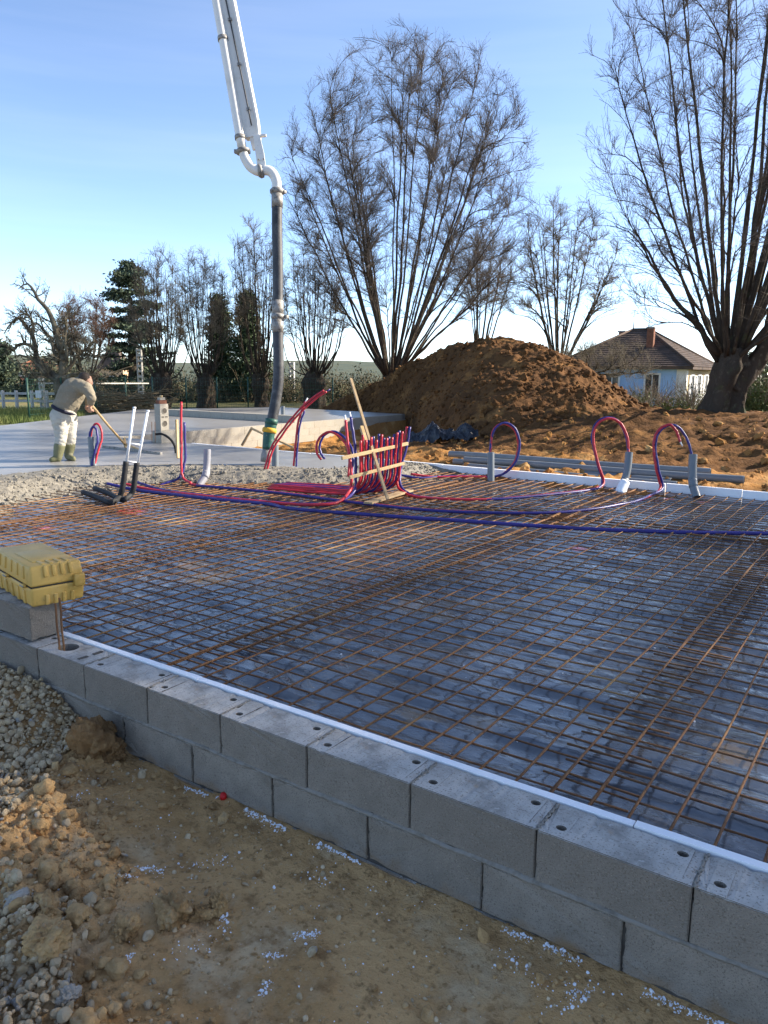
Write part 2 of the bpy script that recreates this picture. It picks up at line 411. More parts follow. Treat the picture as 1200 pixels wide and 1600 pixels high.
m_grass = M('grass', (0.11, 0.145, 0.04), 0.8, [(0.8, (0.20, 0.20, 0.07), 0.5, 0.68)], spec=0.2, rand=0.3)
m_field = M('meadow', (0.16, 0.155, 0.065), 0.95, [(0.05, (0.11, 0.12, 0.05), 0.4, 0.6), (0.6, (0.26, 0.20, 0.10), 0.52, 0.7)], [(3, 0.4, 0.1)], spec=0.1)
m_hill = M('wooded_hill', (0.08, 0.10, 0.075), 0.95, [(0.02, (0.11, 0.12, 0.08), 0.4, 0.6)], spec=0.1)
m_render_blue = M('blue_render', (0.36, 0.54, 0.80), 0.9, [(0.6, (0.32, 0.49, 0.74), 0.45, 0.65), (4, (0.40, 0.58, 0.83), 0.55, 0.7)], spec=0.15)
m_render_yellow = M('yellow_render', (0.60, 0.45, 0.25), 0.9, [(0.8, (0.54, 0.40, 0.22), 0.45, 0.65)], spec=0.15)
m_render_cream = M('cream_render', (0.62, 0.52, 0.38), 0.9, [(0.8, (0.54, 0.45, 0.32), 0.45, 0.65)], spec=0.15)
m_render_orange = M('orange_render', (0.62, 0.40, 0.25), 0.9, [(0.8, (0.54, 0.36, 0.22), 0.45, 0.65)], spec=0.15)
m_trim = M('white_trim', (0.74, 0.73, 0.70), 0.7, [(2, (0.66, 0.64, 0.6), 0.5, 0.7)])
m_glass = M('window_glass', (0.03, 0.035, 0.04), 0.08, [(0.7, (0.06, 0.065, 0.07), 0.45, 0.6)], spec=0.6)
m_roof = M('brown_tile', (0.105, 0.072, 0.055), 0.85, [(1.5, (0.062, 0.048, 0.041), 0.45, 0.62), (6, (0.125, 0.095, 0.076), 0.55, 0.7)], spec=0.2, rand=0.25)
m_roof_red = M('red_tile', (0.30, 0.125, 0.07), 0.85, [(2, (0.22, 0.09, 0.05), 0.45, 0.62)], spec=0.2, rand=0.2)
m_brick = M('red_brick', (0.22, 0.10, 0.065), 0.9, [(8, (0.17, 0.08, 0.05), 0.45, 0.62)], spec=0.15, rand=0.12)
m_fence_green = M('green_wire', (0.02, 0.07, 0.05), 0.5, [(6, (0.03, 0.09, 0.06), 0.5, 0.7)], spec=0.4)
m_fence_white = M('white_concrete_fence', (0.48, 0.45, 0.40), 0.85, [(3, (0.55, 0.52, 0.46), 0.5, 0.7)])
m_post = M('concrete_post', (0.42, 0.39, 0.34), 0.9, [(3, (0.33, 0.31, 0.27), 0.5, 0.7)], [(20, 0.3, 0.01)])
m_crumb = M('foam_crumbs', (0.84, 0.85, 0.87), 0.7, [(50, (0.75, 0.75, 0.75), 0.5, 0.7)])
m_redcap = M('red_plastic', (0.62, 0.015, 0.015), 0.4, [(20, (0.5, 0.012, 0.012), 0.5, 0.7)])
m_skin = M('skin', (0.42, 0.24, 0.16), 0.6, [(20, (0.36, 0.19, 0.13), 0.5, 0.7)])
m_hair = M('short_hair', (0.05, 0.035, 0.025), 0.8, [(60, (0.03, 0.02, 0.016), 0.5, 0.7)], [(150, 0.5, 0.004)])
m_sweater = M('beige_knit', (0.26, 0.225, 0.165), 0.95, [(3, (0.22, 0.19, 0.135), 0.45, 0.65), (40, (0.30, 0.26, 0.195), 0.55, 0.7)], [(9, 0.5, 0.04, 5), (180, 0.3, 0.003)], spec=0.1)
m_trouser = M('cream_trousers', (0.50, 0.47, 0.40), 0.9, [(4, (0.44, 0.41, 0.335), 0.45, 0.65), (9, (0.30, 0.27, 0.22), 0.60, 0.72, 5, None, .7)], [(7, 0.6, 0.05, 5), (16, 0.4, 0.02)], spec=0.1)
m_boot = M('olive_boot', (0.19, 0.185, 0.095), 0.6, [(5, (0.36, 0.33, 0.25), 0.52, 0.68), (2.5, (0.14, 0.14, 0.07), 0.45, 0.6)], [(20, 0.2, 0.01)], spec=0.3)
m_navy = M('navy_shirt', (0.02, 0.02, 0.035), 0.9, [(20, (0.03, 0.03, 0.045), 0.5, 0.7)])
m_blackplastic = M('black_plastic', (0.02, 0.02, 0.02), 0.5, [(10, (0.03, 0.03, 0.03), 0.5, 0.7)])
m_brush = M('cut_branch', (0.17, 0.135, 0.08), 0.9, [(2, (0.17, 0.13, 0.08), 0.45, 0.6)], spec=0.15, rand=0.3)

# ------------------------------------------------------------------ the setting: terrain
def z_main(x, y):
    r = np.hypot(x + 5, y - 5)
    z = np.full_like(x, -0.22) + 0.05 * fbm(x * 0.35, y * 0.35, 3, 3)
    # dirt behind the foundation on the right, rising to a ridge
    zr = -0.17 + 0.66 * sst(12.6, 17.0, y) - 1.0 * sst(20.5, 26, y)
    right = sst(-6.5, -3.0, x)
    # recess next to the poured slab
    rec = -0.58 + 0.36 * sst(-10.5, -6.0, x)
    yes = sst(8.0, 9.2, y) * (x > -11.45)
    loc = rec * (1 - right) + zr * right
    back = sst(21, 25, y)
    z = np.where((y > 8.3) & (x > -11.45), loc * (1 - back) + (-0.45) * back, z)
    rough = ((y > 8.3) & (x > -11.5) & (y < 30)).astype(float)
    z = z + rough * (0.13 * fbm(x * 0.9, y * 0.9, 5, 5, .6) + 0.14 * lump(x * 2.6, y * 2.6, 8) * lump(x * 1.1, y * 1.1, 31) ** 2 + 0.06 * lump(x * 6, y * 6, 9) ** 2 + 0.03 * lump(x * 11, y * 11, 10) - 0.11)
    z = np.where((y > -7.5) & (y < 8.42) & (x > -13.2), -0.75, z)
    z = np.where((y < 8.5) & (y > -7.5) & (x <= -13.2) & (x > -20), np.minimum(z, -0.25), z)
    far = sst(45, 140, r)
    z = z - far * 3.0 - sst(140, 600, r) * 4
    hills = sst(700, 1500, r) * (26 + 22 * fbm(x / 500, y / 500, 3, 21))
    return z + hills

xs = lattice((-2600, -300, 100), (-300, -60, 20), (-60, -16, 1.0), (-16, -11.6, 0.25), (-11.6, 3.6, 0.08), (3.6, 10, 0.3), (10, 60, 2.5), (60, 300, 20), (300, 2600, 100))
ys = lattice((-400, -40, 40), (-40, -8, 2.0), (-8, 8, 0.5), (8, 20.5, 0.072), (20.5, 34, 0.3), (34, 80, 2), (80, 300, 20), (300, 3000, 100))
V, F = grid(xs, ys, z_main)
gnd = obj('ground', V, F, m_dirt)
tag(gnd, kind='structure')
gnd.data.materials.append(m_field)
gnd.data.materials.append(m_hill)
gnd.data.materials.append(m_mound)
c = V[F[0]].mean(1)
mi = np.zeros(len(c), np.int32)
mi[(c[:, 1] > 12.4 + 1.2 * vn(c[:, 0], c[:, 1], 77)) & (c[:, 1] < 24) & (c[:, 0] > -9)] = 3  # ridge takes the darker mound dirt, its shade put into the colour
mi[(c[:, 0] < -11.6) | (c[:, 1] > 24) | (c[:, 0] > 14)] = 1
mi[np.hypot(c[:, 0], c[:, 1]) > 500] = 2
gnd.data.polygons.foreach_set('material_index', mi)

# the bare dirt in front of the foundation wall
P0 = np.array([-0.49, -0.19]); NB = np.array([0.49, 0.872])
def band(x, y):                     # distance from the gravel edge running along the left
    return (x - P0[0]) * NB[0] + (y - P0[1]) * NB[1]
def z_front(x, y):
    q = band(x, y)
    z = -0.412 + 0.018 * np.exp(y / 0.12) + 0.02 * fbm(x * 1.1, y * 1.1, 3, 41) + 0.014 * fbm(x * 4, y * 4, 4, 42) + 0.0065 * fbm(x * 15, y * 15, 4, 43, .6)
    # gravel heap against the wall
    heap = np.exp(-(np.maximum(x + 0.42, 0) / 0.38) ** 2 - (np.minimum(y, 0) / 0.55) ** 2)
    z = z + 0.21 * heap
    z = z + 0.09 * np.exp(-((x - 0.2) / 0.14) ** 2 - ((y + 0.1) / 0.13) ** 2)
    # churned ridge of clods beside the gravel
    amp = sst(0.62, 0.12, q) * sst(-0.1, 0.35, x)
    z = z + amp * (0.03 + 0.06 * fbm(x * 3.0, y * 3.0, 5, 44, .6) + 0.075 * lump(x * 6, y * 6, 45) * lump(x * 2.6, y * 2.6, 46) ** 2 + 0.03 * lump(x * 14, y * 14, 47) ** 2 + 0.014 * lump(x * 33, y * 33, 48) - .03)
    # wheel-pressed hollows
    z = z - 0.02 * np.exp(-((q - 0.72 - 0.1 * np.sin(x * 3)) / 0.13) ** 2)
    edge = np.maximum(sst(5.5, 7, np.abs(x - 1)), sst(5, 7, -y))
    return z - 0.25 * edge
xs = lattice((-6, -0.9, 0.12), (-0.9, 3.5, 0.0098), (3.5, 8, 0.12))
ys = lattice((-7, -1.5, 0.12), (-1.5, 0.05, 0.0098))
V, F = grid(xs, ys, z_front)
tag(obj('dirt_ground', V, F, m_dirt_front), kind='structure')

# ------------------------------------------------------------------ poured concrete
EDGE = np.array([(-5.25, 0.2), (-5.0, 1.3), (-5.22, 2.47), (-5.75, 3.4), (-5.95, 4.1), (-5.6, 4.85), (-4.75, 5.38), (-3.55, 5.95), (-3.1, 6.5), (-2.78, 7.39), (-2.7, 8.19), (-2.66, 8.58)])
EP = smooth_path(EDGE, 160)
def edge_sd(x, y):                  # > 0 inside the concrete
    sh = x.shape
    p = np.stack([x.ravel(), y.ravel()], -1)
    best = np.full(len(p), 9e9); sgn = np.zeros(len(p))
    for a, b in zip(EP[:-1], EP[1:]):
        d = b - a; t = np.clip(((p - a) @ d) / (d @ d), 0, 1)
        q = a + t[:, None] * d
        r = np.hypot(*(p - q).T)
        s = d[0] * (p[:, 1] - a[1]) - d[1] * (p[:, 0] - a[0])
        k = r < best
        best = np.where(k, r, best); sgn = np.where(k, np.sign(s), sgn)
    return (best * sgn).reshape(sh)
def smooth_zone(x, y, sd):          # 1 where the screed has passed
    return sst(1.15, 1.6, sd + 0.25 * fbm(x * 1.2, y * 1.2, 3, 61) + 0.35 * sst(-7, -4.5, x) * sst(6, 8, y))
def z_fresh(x, y):
    sd = edge_sd(x, y) + 0.10 * fbm(x * 2.6, y * 2.6, 3, 62)
    sm = smooth_zone(x, y, sd)
    ro = 0.030 * fbm(x * 2.2, y * 2.2, 3, 63) + 0.022 * lump(x * 9, y * 9, 64) + 0.016 * lump(x * 21, y * 21, 65) + 0.02 * np.exp(-((sd - 0.6) / 0.35) ** 2) - 0.02
    z = ro * (1 - sm) - 0.19 * sst(0.60, -0.10, sd)
    bd = sst(0.3, 0.05, x + 9.0)
    return z * (1 - bd) * sst(8.64, 8.45, y)**0.5
fx = lattice((-9.0, -6.4, 0.04), (-6.4, -2.5, 0.022)); fy = lattice((0.24, 2.0, 0.05), (2.0, 8.585, 0.022))
V, F = grid(fx, fy, z_fresh, keep=lambda x, y: edge_sd(x, y) > -0.14)
fc = obj('fresh_concrete', V, F, m_rough)
tag(fc, kind='structure')
fc.data.materials.append(m_wet)
c = V[F[0]].mean(1); sdc = edge_sd(c[:, 0], c[:, 1])
fc.data.polygons.foreach_set('material_index', (smooth_zone(c[:, 0], c[:, 1], sdc) > 0.6).astype(np.int32))

def prism(poly, z0, z1):
    n = len(poly); p = np.array(poly, float)
    V = np.vstack([np.c_[p, np.full(n, z0)], np.c_[p, np.full(n, z1)]])
    a = np.arange(n); b = (a + 1) % n
    return V, [np.stack([a, b, b + n, a + n], -1), (a + n)[None], a[::-1][None]]
SLAB = [(-9.0, 0.24), (-9.0, 8.585), (-11.3, 8.585), (-11.6, 20.85), (-18.5, 21.7), (-20.8, 16.55), (-16.6, 8.85), (-12.0, 0.24)]
V, F = prism(SLAB, -0.19, 0.0)
tag(obj('concrete_slab', V, F, m_wet, smooth=False), kind='structure')

# ------------------------------------------------------------------ the block wall in front
def block_mesh(name, Lx, hz, wy, holes, seed=0):
    # origin at the front left top corner; the top carries round holes (x, y, r)
    bm = bmesh.new()
    cuts = sorted(set([0.0, Lx] + [v for (x, y, r) in holes for v in (x - r * 1.7, x + r * 1.7)]))
    vd = {}
    def vv(x, y, z):
        k = (round(x, 5), round(y, 5), round(z, 5))
        if k not in vd: vd[k] = bm.verts.new((x, y, z))
        return vd[k]
    for a, b in zip(cuts[:-1], cuts[1:]):
        hs = [h for h in holes if a < h[0] < b]
        if not hs:
            bm.faces.new([vv(a, 0, 0), vv(b, 0, 0), vv(b, wy, 0), vv(a, wy, 0)])
        else:
            hx, hy, r = hs[0]; n = 16
            ring = [vv(hx + r * math.cos(t) * 1.12, hy + r * 0.95 * math.sin(t), 0) for t in [2 * math.pi * (k + .5) / n for k in range(n)]]
            low = [vv(hx + r * math.cos(t) * 1.05, hy + r * 0.9 * math.sin(t), -min(0.12, hz * .8)) for t in [2 * math.pi * (k + .5) / n for k in range(n)]]
            sq = []
            for k in range(n):
                t = 2 * math.pi * (k + .5) / n; c, s = math.cos(t), math.sin(t)
                sc = 1 / max(abs(c), abs(s)); px, py = c * sc, s * sc
                sq.append(vv(hx + px * (b - a) / 2 if abs(px) < .999 else (b if px > 0 else a), (hy + py * (hy if py < 0 else wy - hy)) , 0))
            cr = {2: vv(b, wy, 0), 6: vv(a, wy, 0), 10: vv(a, 0, 0), 14: vv(b, 0, 0)}
            for k in range(n):
                k2 = (k + 1) % n
                f = [ring[k], sq[k]]
                if k2 in cr and k2 in (2, 6, 10, 14): f.append(cr[k2])
                f += [sq[k2], ring[k2]]
                ff = []
                for q in f:
                    if q not in ff: ff.append(q)
                bm.faces.new(ff)
                bm.faces.new([ring[k2], low[k2], low[k], ring[k]][::-1])
            bm.faces.new(low)
    # sides and bottom follow the existing top outline
    def side(pts):
        bm.faces.new([vd[p] for p in pts] + [vv(pts[-1][0], pts[-1][1], -hz), vv(pts[0][0], pts[0][1], -hz)])
    fr = sorted([k for k in vd if k[1] == 0 and k[2] == 0]); bk = sorted([k for k in vd if abs(k[1] - wy) < 1e-5 and k[2] == 0])
    lf = sorted([k for k in vd if k[0] == 0 and k[2] == 0], key=lambda k: k[1]); rt = sorted([k for k in vd if abs(k[0] - Lx) < 1e-5 and k[2] == 0], key=lambda k: k[1])
    side(fr[::-1]); side(bk); side(lf); side(rt[::-1])
    bm.faces.new([vd[(0.0, 0.0, round(-hz, 5))], vd[(0.0, round(wy, 5), round(-hz, 5))], vd[(round(Lx, 5), round(wy, 5), round(-hz, 5))], vd[(round(Lx, 5), 0.0, round(-hz, 5))]])
    bmesh.ops.recalc_face_normals(bm, faces=bm.faces[:])
    eds = [e for e in bm.edges if all(v.co.z > -1e-4 or v.co.z < -hz + 1e-4 for v in e.verts) and
           len(e.link_faces) == 2 and e.link_faces[0].normal.dot(e.link_faces[1].normal) < 0.5 and
           (all(abs(v.co.y) < 1e-4 for v in e.verts) or all(abs(v.co.y - wy) < 1e-4 for v in e.verts) or all(abs(v.co.x) < 1e-4 for v in e.verts) or all(abs(v.co.x - Lx) < 1e-4 for v in e.verts))]
    long_e = [e for e in eds if e.calc_length() > 0.05]
    bmesh.ops.subdivide_edges(bm, edges=long_e, cuts=16, use_grid_fill=False)
    eds = [e for e in bm.edges if len(e.link_faces) == 2 and e.link_faces[0].normal.dot(e.link_faces[1].normal) < 0.5 and
           (all(abs(v.co.y) < 1e-4 for v in e.verts) or all(abs(v.co.y - wy) < 1e-4 for v in e.verts) or all(abs(v.co.x) < 1e-4 for v in e.verts) or all(abs(v.co.x - Lx) < 1e-4 for v in e.verts))
           and all(v.co.z > -1e-4 or v.co.z < -hz + 1e-4 or abs(v.co.x) < 1e-4 or abs(v.co.x - Lx) < 1e-4 for v in e.verts)]
    bmesh.ops.bevel(bm, geom=eds, offset=0.003, segments=2, affect='EDGES')
    cc = Vector((Lx / 2, wy / 2, -hz / 2))
    for v in bm.verts:
        near = sum((abs(v.co.x) < .005 or abs(v.co.x - Lx) < .005, abs(v.co.y) < .005 or abs(v.co.y - wy) < .005, abs(v.co.z) < .005 or abs(v.co.z + hz) < .005))
        if near >= 2:
            q = float(fbm(np.array([v.co.x * 30 + v.co.z * 40]), np.array([v.co.y * 30 + seed * 7.7]), 3, 300 + seed)[0])
            amt = 0.0008 + 0.013 * max(0, q - 0.12)
            dr = Vector((0, 0, 0))
            if abs(v.co.y) < .005: dr.y += 1
            if abs(v.co.y - wy) < .005: dr.y -= 1
            if abs(v.co.z) < .005: dr.z -= 1
            if abs(v.co.z + hz) < .005: dr.z += 1
            if abs(v.co.x) < .005: dr.x += .6
            if abs(v.co.x - Lx) < .005: dr.x -= .6
            v.co += dr * amt
    me = bpy.data.meshes.new(name)
    bm.to_mesh(me); bm.free()
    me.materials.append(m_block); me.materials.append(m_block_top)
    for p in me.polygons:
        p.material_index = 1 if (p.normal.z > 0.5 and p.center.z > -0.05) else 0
    return me

wall = thing('block_wall', 'grey hollow concrete block foundation wall along the plastic sheet and rebar', 'wall', (0, 0, -0.41))
ORG[wall.name] = np.array([0, 0, -0.41])
BL = [block_mesh('block', 0.4955, 0.19, 0.2, [(0.062, 0.058, 0.0165), (0.432, 0.148, 0.0165)], q) for q in range(5)]
BLOW = [block_mesh('block', 0.4955, 0.19, 0.2, [(0.25, 0.1, 0.02)], q + 9) for q in range(5)]
col_bl = block_mesh('block', 0.414, 0.19, 0.2, [(0.125, 0.108, 0.056)])
def put_block(me, x, z, y=0.0, rz=0.0):
    o = link('block', me, None, wall, (x + random.uniform(-.001, .001), y + random.uniform(-.002, .002), z + 0.41))
    o.rotation_euler.z = rz + random.uniform(-.004, .004)
    return o
put_block(col_bl, -0.418, 0)
for k in range(0, 10): put_block(BL[k % 5], k * 0.5, 0)
for k in range(1, 10): put_block(BL[k % 5], -0.418 - k * 0.5, 0)
for k in range(-11, 9): put_block(BLOW[k % 5], 0.306 + k * 0.5, -0.2)
for k in range(-11, 9): put_block(BLOW[(k + 2) % 5], 0.056 + k * 0.5, -0.4)
for k in range(1, 4): put_block(BL[k % 5], -0.515 - k * 0.5 + 0.0, 0.2, 0.03)
# dark core behind the joints and dark column block slots, shade put into colour
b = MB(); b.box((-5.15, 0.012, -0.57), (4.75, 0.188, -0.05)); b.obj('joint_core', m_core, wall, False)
for zc, x0, x1 in ((-0.195, -4.9, 4.75),):
    xx = np.arange(x0, x1, 0.012)
    prof = [(-0.006, 0.011), (0.0022, 0.007), (0.0048, 0.001), (0.0026, -0.006), (-0.006, -0.009)]
    rows = []
    for k, (py, pz) in enumerate(prof):
        n1 = fbm(xx * 9, xx * 0 + k * 3.1 + zc * 50, 4, 71)
        rows.append(np.stack([xx, -py * (1 + 0.9 * n1) - 0.001 * n1, zc + pz * (1 + 0.5 * n1) + 0.003 * fbm(xx * 4, xx * 0 + 5, 3, 72)], -1))
    R = np.stack(rows, 1); n, kk = R.shape[:2]
    i = np.arange(n - 1)[:, None] * kk; j = np.arange(kk - 1)[None]
    F = np.stack([i + j, i + j + 1, i + kk + j + 1, i + kk + j], -1).reshape(-1, 4)
    obj('mortar', R.reshape(-1, 3), [F], m_mortar, wall)
b = MB()                            # crumbly mortar pulled across the top joints
for k in range(0, 9):
    n = 26; t = np.linspace(0, 1, n)
    p = np.stack([k * 0.5 + 0.004 * np.sin(t * 40 + k) + RG.normal(0, .002, n) - 0.002, 0.004 + t * 0.19, 0.0 + RG.normal(0, .0012, n) - 0.0015], -1)
    b.tube(p, 0.0035 + 0.002 * RG.random(n), 6)
b.obj('mortar', m_mortar, wall)
b = MB()
for (sx, sy) in ((-0.105, 0.035), (-0.105, 0.125)):
    b.box((sx, sy, -0.02), (sx + 0.022, sy + 0.055, 0.0012), 0.0004)
b.obj('slot_shade', m_core, wall, False)
for k, (pa, pb_) in enumerate(((G(93, 1015, 0), D(86, 943, 4.14)), (G(99.5, 1014, 0), D(93, 934, 4.16)))):   # starter bars in the column hole
    t = np.linspace(-0.35, 1, 14)[:, None]; p = pa + (pb_ - pa) * t; p[:, 0] += 0.003 * np.sin(t[:, 0] * 9 + k)
    b = MB(); b.tube(p, 0.0058, 8)
    o = b.obj('starter_bar', m_rebar, None)
    tag(o, ('shorter', 'taller')[k] + ' of two rusty starter bars standing in the hole of the column block', 'rebar', 'starter bars in the column hole')

# polystyrene edge strips
def foam_board(p0, p1, th, z0, z1, label, group=None):
    p0 = np.array(p0, float); p1 = np.array(p1, float)
    d = p1 - p0; Ln = np.hypot(*d); d /= Ln; nrm = np.array([-d[1], d[0]])
    n = max(4, int(Ln / 0.04)); t = np.linspace(0, Ln, n)
    w = lambda s: 0.0016 * fbm(t * 6, t * 0 + s, 3, 81)
    prof = [(0, z0), (0.0, z1 - 0.0012), (0.0012, z1), (th - 0.0012, z1), (th, z1 - 0.0012), (th, z0)]
    R = []
    for k, (py, pz) in enumerate(prof):
        q = p0[None] + t[:, None] * d + (py + w(k))[:, None] * nrm
        R.append(np.c_[q, pz + (w(k + 9) if pz > z0 else 0 * t)])
    R = np.stack(R, 1); kk = len(prof)
    i = np.arange(n - 1)[:, None] * kk; j = np.arange(kk)[None]; j2 = (j + 1) % kk
    F = np.stack([i + j, i + j2, i + kk + j2, i + kk + j], -1).reshape(-1, 4)[:, ::-1]
    o = obj('foam_strip', R.reshape(-1, 3), [F, np.arange(kk)[None], (np.arange(kk) + (n - 1) * kk)[::-1][None]], m_foam, None, False)
    return tag(o, label, 'foam strip', group)
ORD = ['first', 'second', 'third', 'fourth', 'fifth', 'sixth', 'seventh', 'eighth', 'ninth', 'tenth']
for k, (a, b_) in enumerate(((-0.515, 0.62), (0.623, 1.748), (1.752, 2.755), (2.76, 3.9), (3.905, 5.0))):
    foam_board((a, 0.207), (b_, 0.207 + RG.uniform(-.001, .001)), 0.036, -0.19, 0.004 + RG.uniform(-.002, .003), ORD[k] + ' thin white polystyrene strip along the wall, counted from the ochre case', 'polystyrene strips against the block wall')
foam_board((-4.9, 0.207), (-0.52, 0.207), 0.036, -0.13, 0.004, 'thin white polystyrene strip along the wall behind the raised blocks', 'polystyrene strips against the block wall')
for k, (a, b_) in enumerate(((-8.9, -5.7), (-5.69, -2.9), (-2.89, 0.64), (0.66, 1.62), (1.63, 3.4), (3.41, 6.0))):
    foam_board((a, 8.592 + 0.012 * (k % 2)), (b_, 8.592 + 0.03 * k / 5), 0.05, -0.22, 0.006 + 0.004 * (k % 2), ORD[k] + ' white polystyrene board along the far edge, counted from the block pier', 'polystyrene boards along the far edge')

# ------------------------------------------------------------------ film and reinforcement
def z_film(x, y):
    wx = x + 0.35 * fbm(x * 0.7, y * 0.7, 2, 95); wy_ = y + 0.10 * fbm(x * 1.1, y * 1.1, 2, 96)
    wr = 0.026 * fbm(wx * 0.9, wy_ * 4.6, 3, 91) + 0.008 * fbm(wx * 2.2, wy_ * 9, 2, 92) + 0.004 * fbm(wx * 6, wy_ * 9, 2, 93)
    wr = wr + 0.004 * np.exp(-(fbm(wx * 1.3, wy_ * 3.4, 2, 97) / 0.045) ** 2) * sst(-.3, .3, fbm(x, y, 2, 98)) + 0.003 * np.exp(-(fbm(wx * 2.4 + wy_, wy_ * 3.4, 2, 99) / 0.06) ** 2)
    return -0.163 + wr * 1.15 + 0.04 * np.exp(-((y - 0.245) / 0.05) ** 2)
V, F = grid(lattice((-6.4, -1.5, 0.06), (-1.5, 3.6, 0.03), (3.6, 5.5, 0.08)), lattice((0.246, 4.0, 0.02), (4.0, 8.585, 0.035)), z_film)
tag(obj('plastic_sheet', V, F, m_film), 'wrinkled black plastic sheet with muddy patches under the rebar mesh', 'plastic sheet')

def bar(p0, p1, r, seg, amp=0.006):
    n = max(5, int(np.linalg.norm(np.subtract(p1, p0)) / 0.3)); t = np.linspace(0, 1, n)[:, None]
    p = np.array(p0)[None] * (1 - t) + np.array(p1)[None] * t
    k1, k2, k3 = RG.uniform(1, 4, 3); f = RG.uniform(0, 6, 3)
    p[:, 2] += amp * np.sin(t[:, 0] * 6 * k1 + f[0]) * 0.7
    dr = p1[0] - p0[0] > p1[1] - p0[1]
    p[:, 1 if dr else 0] += amp * np.sin(t[:, 0] * 5 * k2 + f[1]) + RG.uniform(-.004, .004)
    return tubes(p, np.full(n, r), 6)
panels = []
for kx in range(-4, 1):
    x0 = 2.38 + 2.25 * kx
    for row, (ya, yb) in enumerate(((0.345, 6.06), (5.72, 8.52))):
        panels.append((kx, row, x0, ya, yb))
place = {-4: 'at the fresh concrete edge', -3: 'below the black insulated elbows', -2: 'crossed by most of the conduits', -1: 'with muddy plastic below', 0: 'overlapping its neighbour in double bars'}
for kx, row, x0, ya, yb in panels:
    zb = -0.122 + 0.009 * (kx % 2) + 0.012 * row
    lab = ('rusty welded rebar mesh panel along the block wall ' if row == 0 else 'short rusty rebar mesh panel along the far polystyrene ') + place[kx]
    pn = thing('rebar_mesh', lab, 'rebar mesh', (x0, ya, -0.15), 'rebar mesh panels on the plastic')
    ov = RG.uniform(-.012, .012)
    for i in range(17):
        x = x0 + 0.15 * i
        e = edge_sd(np.array([x, x]), np.array([ya, yb]))
        if e[0] > 0.3 and e[1] > 0.3: continue
        V, F = bar((x, ya - 0.05 + ov, zb + 0.008), (x + RG.uniform(-.006, .006), yb + 0.06, zb + 0.0105), 0.0056, 12)
        obj('bar', V, F, m_rebar, pn)
    ny = int((yb - ya) / 0.15)
    for j in range(ny + 1):
        y = ya + 0.08 + 0.15 * j + (0.035 if kx % 2 else 0)
        if y > 8.57: continue
        e = edge_sd(np.array([x0, x0 + 2.4]), np.array([y, y]))
        if e[0] > 0.3 and e[1] > 0.3: continue
        V, F = bar((x0 - 0.09 + RG.uniform(-.05, .03), y, zb), (x0 + 2.4 + 0.10 + RG.uniform(-.05, .05), y + RG.uniform(-.006, .006), zb), 0.0052, 8)
        obj('bar', V, F, m_rebar, pn)

# ------------------------------------------------------------------ pipes and conduits
def conduit(pts, mat, label, group, r=0.0175, n=60, name='conduit', cat='conduit', tip=None):
    p = smooth_path(pts, n)
    k_w = np.linspace(0, n * 0.35, n); sd_w = RG.integers(0, 999)
    p[1:-1] += 0.007 * np.stack([fbm(k_w, k_w * 0, 3, sd_w), fbm(k_w, k_w * 0 + 5, 3, sd_w), 0.5 * fbm(k_w, k_w * 0 + 9, 3, sd_w)], -1)[1:-1]
    b = MB(); b.tube(p, r, 8)
    if tip is None:
        o = b.obj(name, mat)
        return tag(o, label, cat, group)
    t = thing(name, label, cat, tuple(p[0]), group)
    b.obj('sleeve', mat, t)
    d = p[-1] - p[-2]; d /= np.linalg.norm(d)
    b = MB(); b.tube([p[-1] - d * 0.01, p[-1] + d * 0.07], r * 0.6, 8); b.obj('inner_pipe', tip, t)
    return t
zf = -0.092
ra = [(-5.5, 4.12, -0.02), (-5.03, 4.29, zf), (-3.78, 4.39, zf), (-2.95, 4.53, zf), (-2.38, 4.47, zf + .004), (-0.69, 4.96, zf), (0.9, 5.49, zf), (2.28, 6.28, zf), (3.6, 7.1, zf)]
conduit(ra, m_blue, 'long dark blue conduit snaking across the rebar past the muddy patches', None, 0.021, 120)
ra2 = [(-5.45, 4.3, -0.03), (-4.9, 4.42, zf), (-3.75, 4.46, zf + .01), (-3.0, 4.58, zf + .012), (-2.7, 4.70, zf)]
rise = [(-2.45, 4.78, zf + .01), (-2.28, 5.02, zf + .02), D(546, 768, 9.72), D(549, 748, 9.75), D(547, 720, 9.78), D(543, 690, 9.8), D(540, 657, 9.82)]
conduit(ra2 + rise, m_red, 'tall red conduit at the left end of the battens, curving flat onto the rebar', None, 0.019, 110, tip=m_whitepipe)
conduit([(-5.4, 4.5, -0.03), (-4.8, 4.5, zf), (-3.8, 4.56, zf), (-2.9, 4.68, zf), (-2.35, 4.98, zf + .01), D(552, 770, 9.85), D(556, 740, 9.9), D(555, 700, 9.92), D(548, 652, 9.95)], m_blue, 'tall blue conduit beside the tall red one at the batten end', None, 0.019, 110, tip=m_whitepipe)
